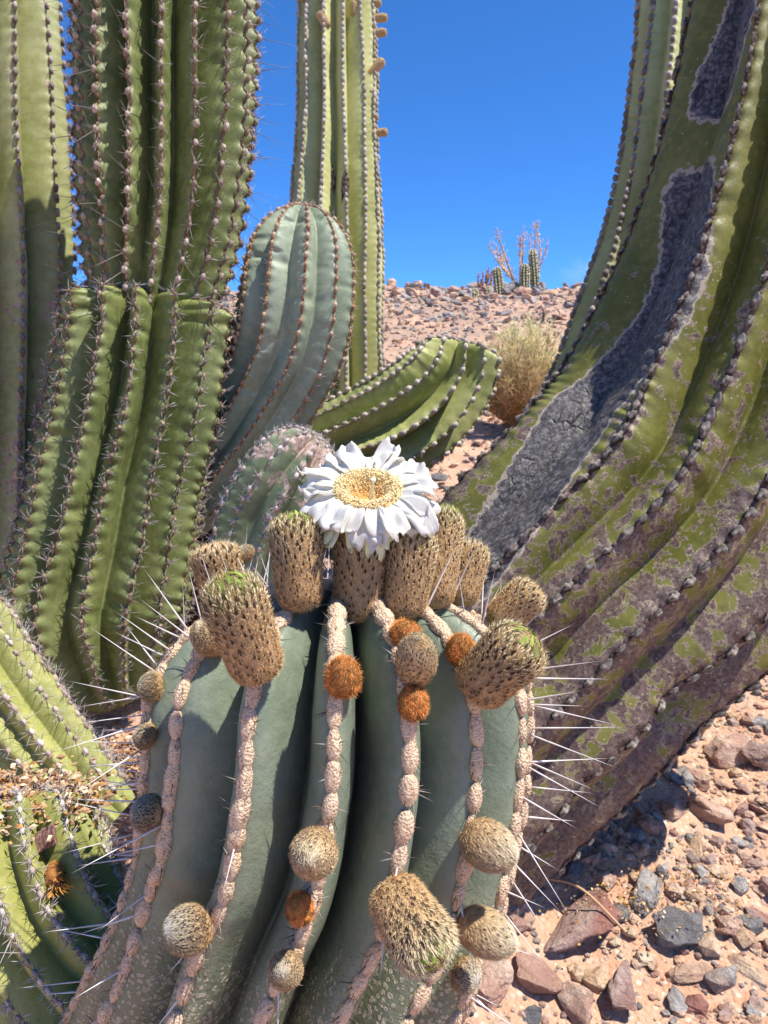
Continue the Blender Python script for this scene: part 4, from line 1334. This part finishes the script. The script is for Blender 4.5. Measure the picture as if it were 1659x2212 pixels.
SHORT = ['reddish slab', 'long pale grey stone', 'dark grey block', 'upright grey stone', 'pinkish stone by the trunk', 'reddish-brown stone by the trunk', 'brownish wedge', 'bulky pinkish rock', 'pale pink rock by the cactus', 'narrow grey splinter', 'long tan splinter', 'flat tan stone', 'pale stone uphill of the slab', 'tan-pink stone', 'ridged pink stone', 'purplish-brown stone', 'blocky grey stone on bare soil', 'tan cobble', 'slim half-buried grey stone', 'rough pink rock']
def stone_label(x, y, w, zone, mat, flat, p):
    size = 'medium' if w > 26 else 'small' if w > 15 else 'tiny'
    shape = 'flat' if flat[2] < .47 else 'narrow' if flat[1] < .66 else 'blocky'
    if zone == 'near':
        j = min(range(len(ALLR)), key=lambda i: math.hypot(p[0] - ALLR[i][0], p[1] - ALLR[i][1]))
        where = 'near the ' + SHORT[j]
    elif y < 668:
        where = 'on the ridge crest ' + ('under the ridge cacti' if x > 1010 else 'beside the tall column cactus')
    elif y < 780:
        where = 'on the hillside ' + ('above the dry bush' if x > 1010 else 'between column cactus and dry bush')
    else:
        where = 'on the ground ' + ('under the dry bush' if y < 960 else 'between the flower and the trunk')
    lab = f'{size} {shape} {CNAME[mat.name]} stone {where}'
    return lab, 'stones: ' + lab
for k in order:
    x, y, w, zone = cand[k]
    p, d = ground_hit(x, y)
    if d > 30:
        continue
    size = w * d / FPX
    if zone == 'near' and any(math.hypot(p[0] - a, p[1] - b_) < r_ * 1.0 + size * .35 for a, b_, r_ in ALLR):
        continue
    if zone == 'near':
        mat = rng.choice([M_RPINK, M_RTAN, M_RGREY, M_RRED, M_RDARK], p=[.36, .3, .16, .12, .06])
    else:
        gy = .6 if y < 700 else .3
        mat = rng.choice([M_RPINK, M_RTAN, M_RGREY, M_RRED, M_RDARK], p=[.28 - .2 * (gy - .3), .30 - .3 * (gy - .3), .22 + .3 * (gy - .3), .08, .12 + .2 * (gy - .3)])
    ki, yaw = int(rng.integers(0, 9)), rng.uniform(0, 6.28)
    flat = (1, rng.uniform(.55, .9), rng.uniform(.35, .75))
    tl = (rng.normal(0, .2), rng.normal(0, .2))
    if n_ind < 270 and visible(x, y) and w > 9.5:
        o = place_rock(p, size, mat, ki, yaw, flat, tl, .2)
        lab, grp = stone_label(x, y, w, zone, mat, flat, p)
        tag(o, lab, 'stone', grp)
        n_ind += 1
    else:
        Rm = np.array((Matrix.Rotation(yaw, 3, 'Z') @ Matrix.Rotation(tl[0], 3, 'X')))
        fr = (Rm @ np.diag([size * .5 * f for f in flat])).T
        grav[mat.name].inst(RGEO[ki][0], RGEO[ki][1], (p + [0, 0, size * .1])[None], fr[None])
# fine gravel everywhere in view
m = 20000
gx, gy = rng.uniform(-1.2, 2.4, m), rng.uniform(.7, 4.2, m)
gz = ground_z(gx, gy)
sz = .0035 * (1 - rng.random(m)) ** -.55
sz = np.minimum(sz, .03)
names = list(grav)
pick = rng.choice(5, m, p=[.34, .16, .06, .12, .32])
yw = rng.uniform(0, 6.28, m)
for j, nm in enumerate(names):
    for ki in range(3):
        q = (pick == j) & (np.arange(m) % 3 == ki)
        n_ = int(q.sum())
        fr = np.zeros((n_, 3, 3))
        cth, sth = np.cos(yw[q]), np.sin(yw[q])
        fr[:, 0, 0] = cth; fr[:, 0, 1] = sth; fr[:, 1, 0] = -sth; fr[:, 1, 1] = cth; fr[:, 2, 2] = rng.uniform(.4, .8, n_)
        fr *= (sz[q])[:, None, None]
        grav[nm].inst(ICO1[0] * (1 + .35 * vnoise(ICO1[0] * 1.7, ki)[:, None]), ICO1[1], np.stack([gx[q], gy[q], gz[q] + sz[q] * .2], 1), fr)
NICE = {'pinkish_rock': 'pinkish', 'grey_rock': 'grey', 'dark_grey_rock': 'dark grey', 'reddish_rock': 'reddish', 'tan_rock': 'tan'}
for nm, b in grav.items():
    o = obj('gravel', b.mesh('gravel', bpy.data.materials[nm], False), kind='stuff')
    tag(o, NICE[nm] + ' gravel and rubble strewn over the slope', 'gravel')

# --- litter: dry flakes and shed orange wool under the cacti
M_LIT = col_mat('dry_litter', .9, .1, trans=.15, var=.3)
def litter(name, lab, pts, n, rad, cols, size, seed):
    rng = np.random.default_rng(seed)
    b = Batch()
    c0 = np.array(pts)
    i = rng.integers(0, len(c0), n)
    p = c0[i] + rng.normal(0, 1, (n, 3)) * np.array(rad)
    D = nrm(rng.normal(0, 1, (n, 3)) + [0, 0, .8])
    fr = frames_along(D, size * rng.uniform(.15, .5, n), size * rng.uniform(.5, 1.5, n))
    cc = np.array(cols)[rng.integers(0, len(cols), n)] * rng.uniform(.6, 1.25, (n, 1))
    b.inst(OCT[0] * np.array([1, .6, 1]), OCT[1], p, fr, cc)
    o = obj(name, b.mesh(name, M_LIT, False), kind='stuff')
    tag(o, lab, 'litter')
    return o
def on_ground(xy, lift=.0):
    out = []
    for x, y in xy:
        p, d = ground_hit(x, y)
        out.append(p + [0, 0, lift])
    return out
LCOL = [lin(214, 182, 148), lin(196, 156, 118), lin(204, 152, 84), lin(170, 132, 100), lin(228, 204, 170), lin(150, 110, 80)]
litter('dry_litter', 'golden dry flower litter on the ground around the grey stones', on_ground([(1250, 1880), (1310, 1890), (1380, 1880), (1420, 1910), (1470, 1880), (1540, 1890), (1350, 1850), (1290, 1920)]), 1100, (.06, .08, .004), [lin(204, 158, 84), lin(222, 192, 142), lin(196, 146, 80), lin(230, 208, 172)], .0040, 5)
top = BRN.grid[-30:].reshape(-1, 3)
top = top[top[:, 2] > np.percentile(top[:, 2], 55)]
litter('bark_litter', 'tan and orange dry litter heaped on the broken top of the low arm', list(top[::40]), 3200, (.028, .02, .006), LCOL, .0034, 6)
litter('ground_litter', 'tan and orange plant litter on dark ground between the low arms', on_ground([(210, 1640), (260, 1690), (300, 1650), (200, 1740), (290, 1760), (150, 1700), (260, 1600)], .012), 4000, (.09, .10, .012), LCOL, .0065, 7)

# ------------------------------------------------------------------ small things
# dry stalk on the reddish slab
p1, d1 = ground_hit(1170, 1935); p2, d2 = ground_hit(1350, 2070)
pts = catmull([p1 + [0, 0, .045], (p1 * .6 + p2 * .4) + [.012, 0, .075], p2 + [0, 0, .06]], 14)
b = Batch()
for k in range(len(pts) - 1):
    q = pts[k + 1] - pts[k]
    v, f = spine_tpl(2, 6)
    v = v[:12]; v[:6, 2] = 0; v[6:12, 2] = 1.02; v[:, :2] = np.sign(v[:, :2]) * np.abs(v[:, :2]); v[6:12, :2] /= .82
    b.inst(v, f[:12], pts[k][None], frames_along(q[None], [np.linalg.norm(q)], [.0026]), lin(206, 168, 128))
tag(obj('dry_stalk', b.mesh('dry_stalk', M_LIT)), 'thin tan dry stalk lying across the reddish slab', 'stalk')

# chunk of stone and shed flower on the low arm
p, d = surf_hit(BRN, 96, 1830)
m = Matrix.Translation(p + np.array([0, -.004, .010])) @ Matrix.Rotation(R(-32), 4, 'Y') @ Matrix.Diagonal((.0205, .012, .009, 1))
tag(obj('stone_chip', rock_mesh(4, M_RRED), None, mat4=m), 'purplish stone chip caught on the ribs of the low arm', 'stone')
p, d = surf_hit(BRN, 117, 1885)
d -= .010
dryb = thing('dry_flower', 'shed dried orange flower lying on the ribs of the low arm', 'dry flower', P(120, 1900, d))
body = bud('flower_tube', P(114, 1862, d + .004), P(122, 1924, d - .006), 36 * d / FPX, 'ball', 900, dryb, fuzz=1500)
b = Batch(); rng = np.random.default_rng(3)
q = P(121, 1912, d - .005) + rng.normal(0, .0032, (160, 3))
b.inst(SP3[0], SP3[1], q, frames_along(nrm(q - P(118, 1885, d)) + rng.normal(0, .4, (160, 3)), .0065, .0007), np.where(rng.random((160, 1)) < .5, lin(90, 60, 40), lin(214, 160, 80)))
obj('dry_petals', b.mesh('dry_petals', M_LIT), dryb, kind='stuff')

# --- straw-coloured dry bush
M_TWIG = col_mat('dry_twig', .85, .1, trans=.2, var=.15, scale=60)
def twiggy(root, base, H, W, n_main, n_twig, cols_low, cols_top, seed, thick=.008, twig=.0022, sub_len=.16, shape=1.0, curl=.3, names=('branches', 'twigs')):
    rng = np.random.default_rng(seed)
    b, tb = Batch(), Batch()
    base = np.asarray(base)
    for k in range(n_main):
        a = rng.uniform(0, 6.28); r = math.sqrt(rng.random())
        end = base + np.array([math.cos(a) * r * W / 2, math.sin(a) * r * W / 2, H * (1 - .45 * r ** 2) * rng.uniform(.72, 1.03)])
        mid = base + (end - base) * .5 + np.array([math.cos(a), math.sin(a), 0]) * W * .08 + rng.normal(0, .03 * H, 3)
        pts = catmull([base + rng.normal(0, .02 * W, 3) * [1, 1, 0], mid, end], 9)
        for j in range(8):
            q = pts[j + 1] - pts[j]
            w = thick * (1 - j / 9) + twig
            b.inst(SP3[0], SP3[1], pts[j][None], frames_along(q[None], [np.linalg.norm(q) * 1.3], [w]), cols_low * rng.uniform(.7, 1.2))
        m = n_twig
        i = rng.integers(2, 9, m)
        p = pts[i] + rng.normal(0, .02 * H, (m, 3))
        D = nrm(end - base)[None] * rng.uniform(.2, 1.0, (m, 1)) + rng.normal(0, .55, (m, 3)) + [0, 0, .25]
        up = np.clip((p[:, 2:3] - base[2]) / H + rng.normal(0, .12, (m, 1)), 0, 1)
        c = (cols_low * (1 - up) + cols_top * up) * rng.uniform(.7, 1.25, (m, 1))
        tb.inst(SP3[0], SP3[1], p, frames_along(D, H * sub_len * rng.uniform(.4, 1.2, m), twig * rng.uniform(.6, 1.2, m)), c)
    obj(names[0], b.mesh(names[0], M_TWIG), root)
    obj(names[1], tb.mesh(names[1], M_TWIG), root, kind='stuff')

for nm, (x, y, hpx, wpx, lab, top_c) in {'dry_bush': (1128, 935, 232, 215, 'rounded straw-coloured dry bush on the slope beside the massive trunk', lin(236, 230, 176))}.items():
    p, d = ground_hit(x, y)
    r_ = thing(nm, lab, 'bush', p)
    twiggy(r_, p, hpx * d / FPX, wpx * d / FPX * 1.15, 90, 150, lin(184, 134, 86), top_c, 5, .006, .0021, .13)
    p_, d_ = ground_hit(1052, 800)

def shrub(x, y, hpx, wpx, lab, seed, ns, nt, c1, c2, name='dead_shrub', group=None):
    p, d = ground_hit(x, y)
    d = min(d, 21.5); p = P(x, y, d)
    r_ = thing(name, lab, 'shrub', p, group)
    twiggy(r_, p, hpx * d / FPX, wpx * d / FPX, ns, nt, c1, c2, seed, .034, .013, .10)
shrub(1122, 622, 150, 150, 'leafless grey-tan shrub with forked upright branches on the ridge', 9, 11, 30, lin(206, 176, 146), lin(222, 194, 160))
shrub(1042, 632, 56, 56, 'low reddish-tan dead shrub at the left of the ridge cacti', 10, 10, 22, lin(176, 130, 104), lin(190, 146, 120))
shrub(1170, 700, 40, 26, 'small dry stalk standing below the forked shrub on the ridge', 11, 3, 6, lin(150, 124, 104), lin(190, 160, 130))

M_RIDGE = skin_mat('ridge_cactus_skin', (0.12, 0.145, 0.06), (0.22, 0.23, 0.12), rough=.6, big=3)
def small_cactus(x, ytop, ybot, rpx, lab, seed, lean=0):
    p, d = ground_hit(x, ybot); d = min(d, 21.3)
    S = make_stem([(x - lean, ybot + 8, d, rpx), (x - lean * .5, (ytop + ybot) / 2, d, rpx * 1.05), (x, ytop, d, rpx * .95)], even(9, seed * 13), depth=.25, p=1.1, e=.2, per=8, rows=60, dome=(rpx * 1.2 * d / FPX, 2.2), spacing=.08, wob=.05, seed=seed)
    r_ = thing('ridge_cactus', lab, 'cactus', S.C[0], 'small cacti on the ridge')
    stem_obj(S, 'stem', M_RIDGE, r_)
    A = areoles(S, .07, .05, .98, seed=seed)
    b = Batch(); add_beads(b, A, .022, .032, .02, lin(170, 160, 130), lin(206, 196, 164), seed, ICO1); obj('areoles', b.mesh('areoles', M_BEAD), r_, kind='stuff')
small_cactus(1073, 578, 634, 9.5, 'thick upright green cactus on the ridge, left of the forked shrub', 1, -6)
small_cactus(1134, 572, 632, 9, 'upright green cactus standing within the forked shrub on the ridge', 2)
small_cactus(1150, 540, 630, 9, 'tallest slim olive cactus on the ridge, right of the forked shrub', 3, -8)
small_cactus(1055, 620, 640, 6, 'tiny round-topped cactus at the foot of the thick ridge cactus', 4)
small_cactus(1026, 624, 642, 6, 'tiny cactus under the low reddish shrub on the ridge', 5)
small_cactus(1090, 612, 634, 7, 'short cactus leaning on the thick ridge cactus', 6)

# --- faint wisp of cloud over the ridge
cv = NT('cloud_vapour')
t = cv.t
t.nodes.remove(cv.b)
co = cv.co()
rad = cv.n('ShaderNodeVectorMath', {0: co}, operation='LENGTH').outputs['Value']
nz = cv.noise(co, 1.7, 5, .6)
den = cv.math('MULTIPLY', cv.math('MULTIPLY', cv.ss(rad, 1.0, .1), cv.ss(nz, .44, .68)), .016)
vs = cv.n('ShaderNodeVolumePrincipled', {'Color': (1, 1, 1, 1), 'Density': den, 'Anisotropy': .3})
t.links.new(vs.outputs[0], t.nodes['Material Output'].inputs['Volume'])
c_ = P(1262, 585, 1500)
s_ = 1500 / FPX
me = mesh('cloud', ICO3[0], ICO3[1], cv.m)
o = obj('cloud', me, None, mat4=Matrix.Translation(c_) @ Matrix.Diagonal((75 * s_, 45 * s_, 48 * s_, 1)), kind='stuff')
tag(o, 'faint white wisp of cloud low over the ridge', 'cloud')
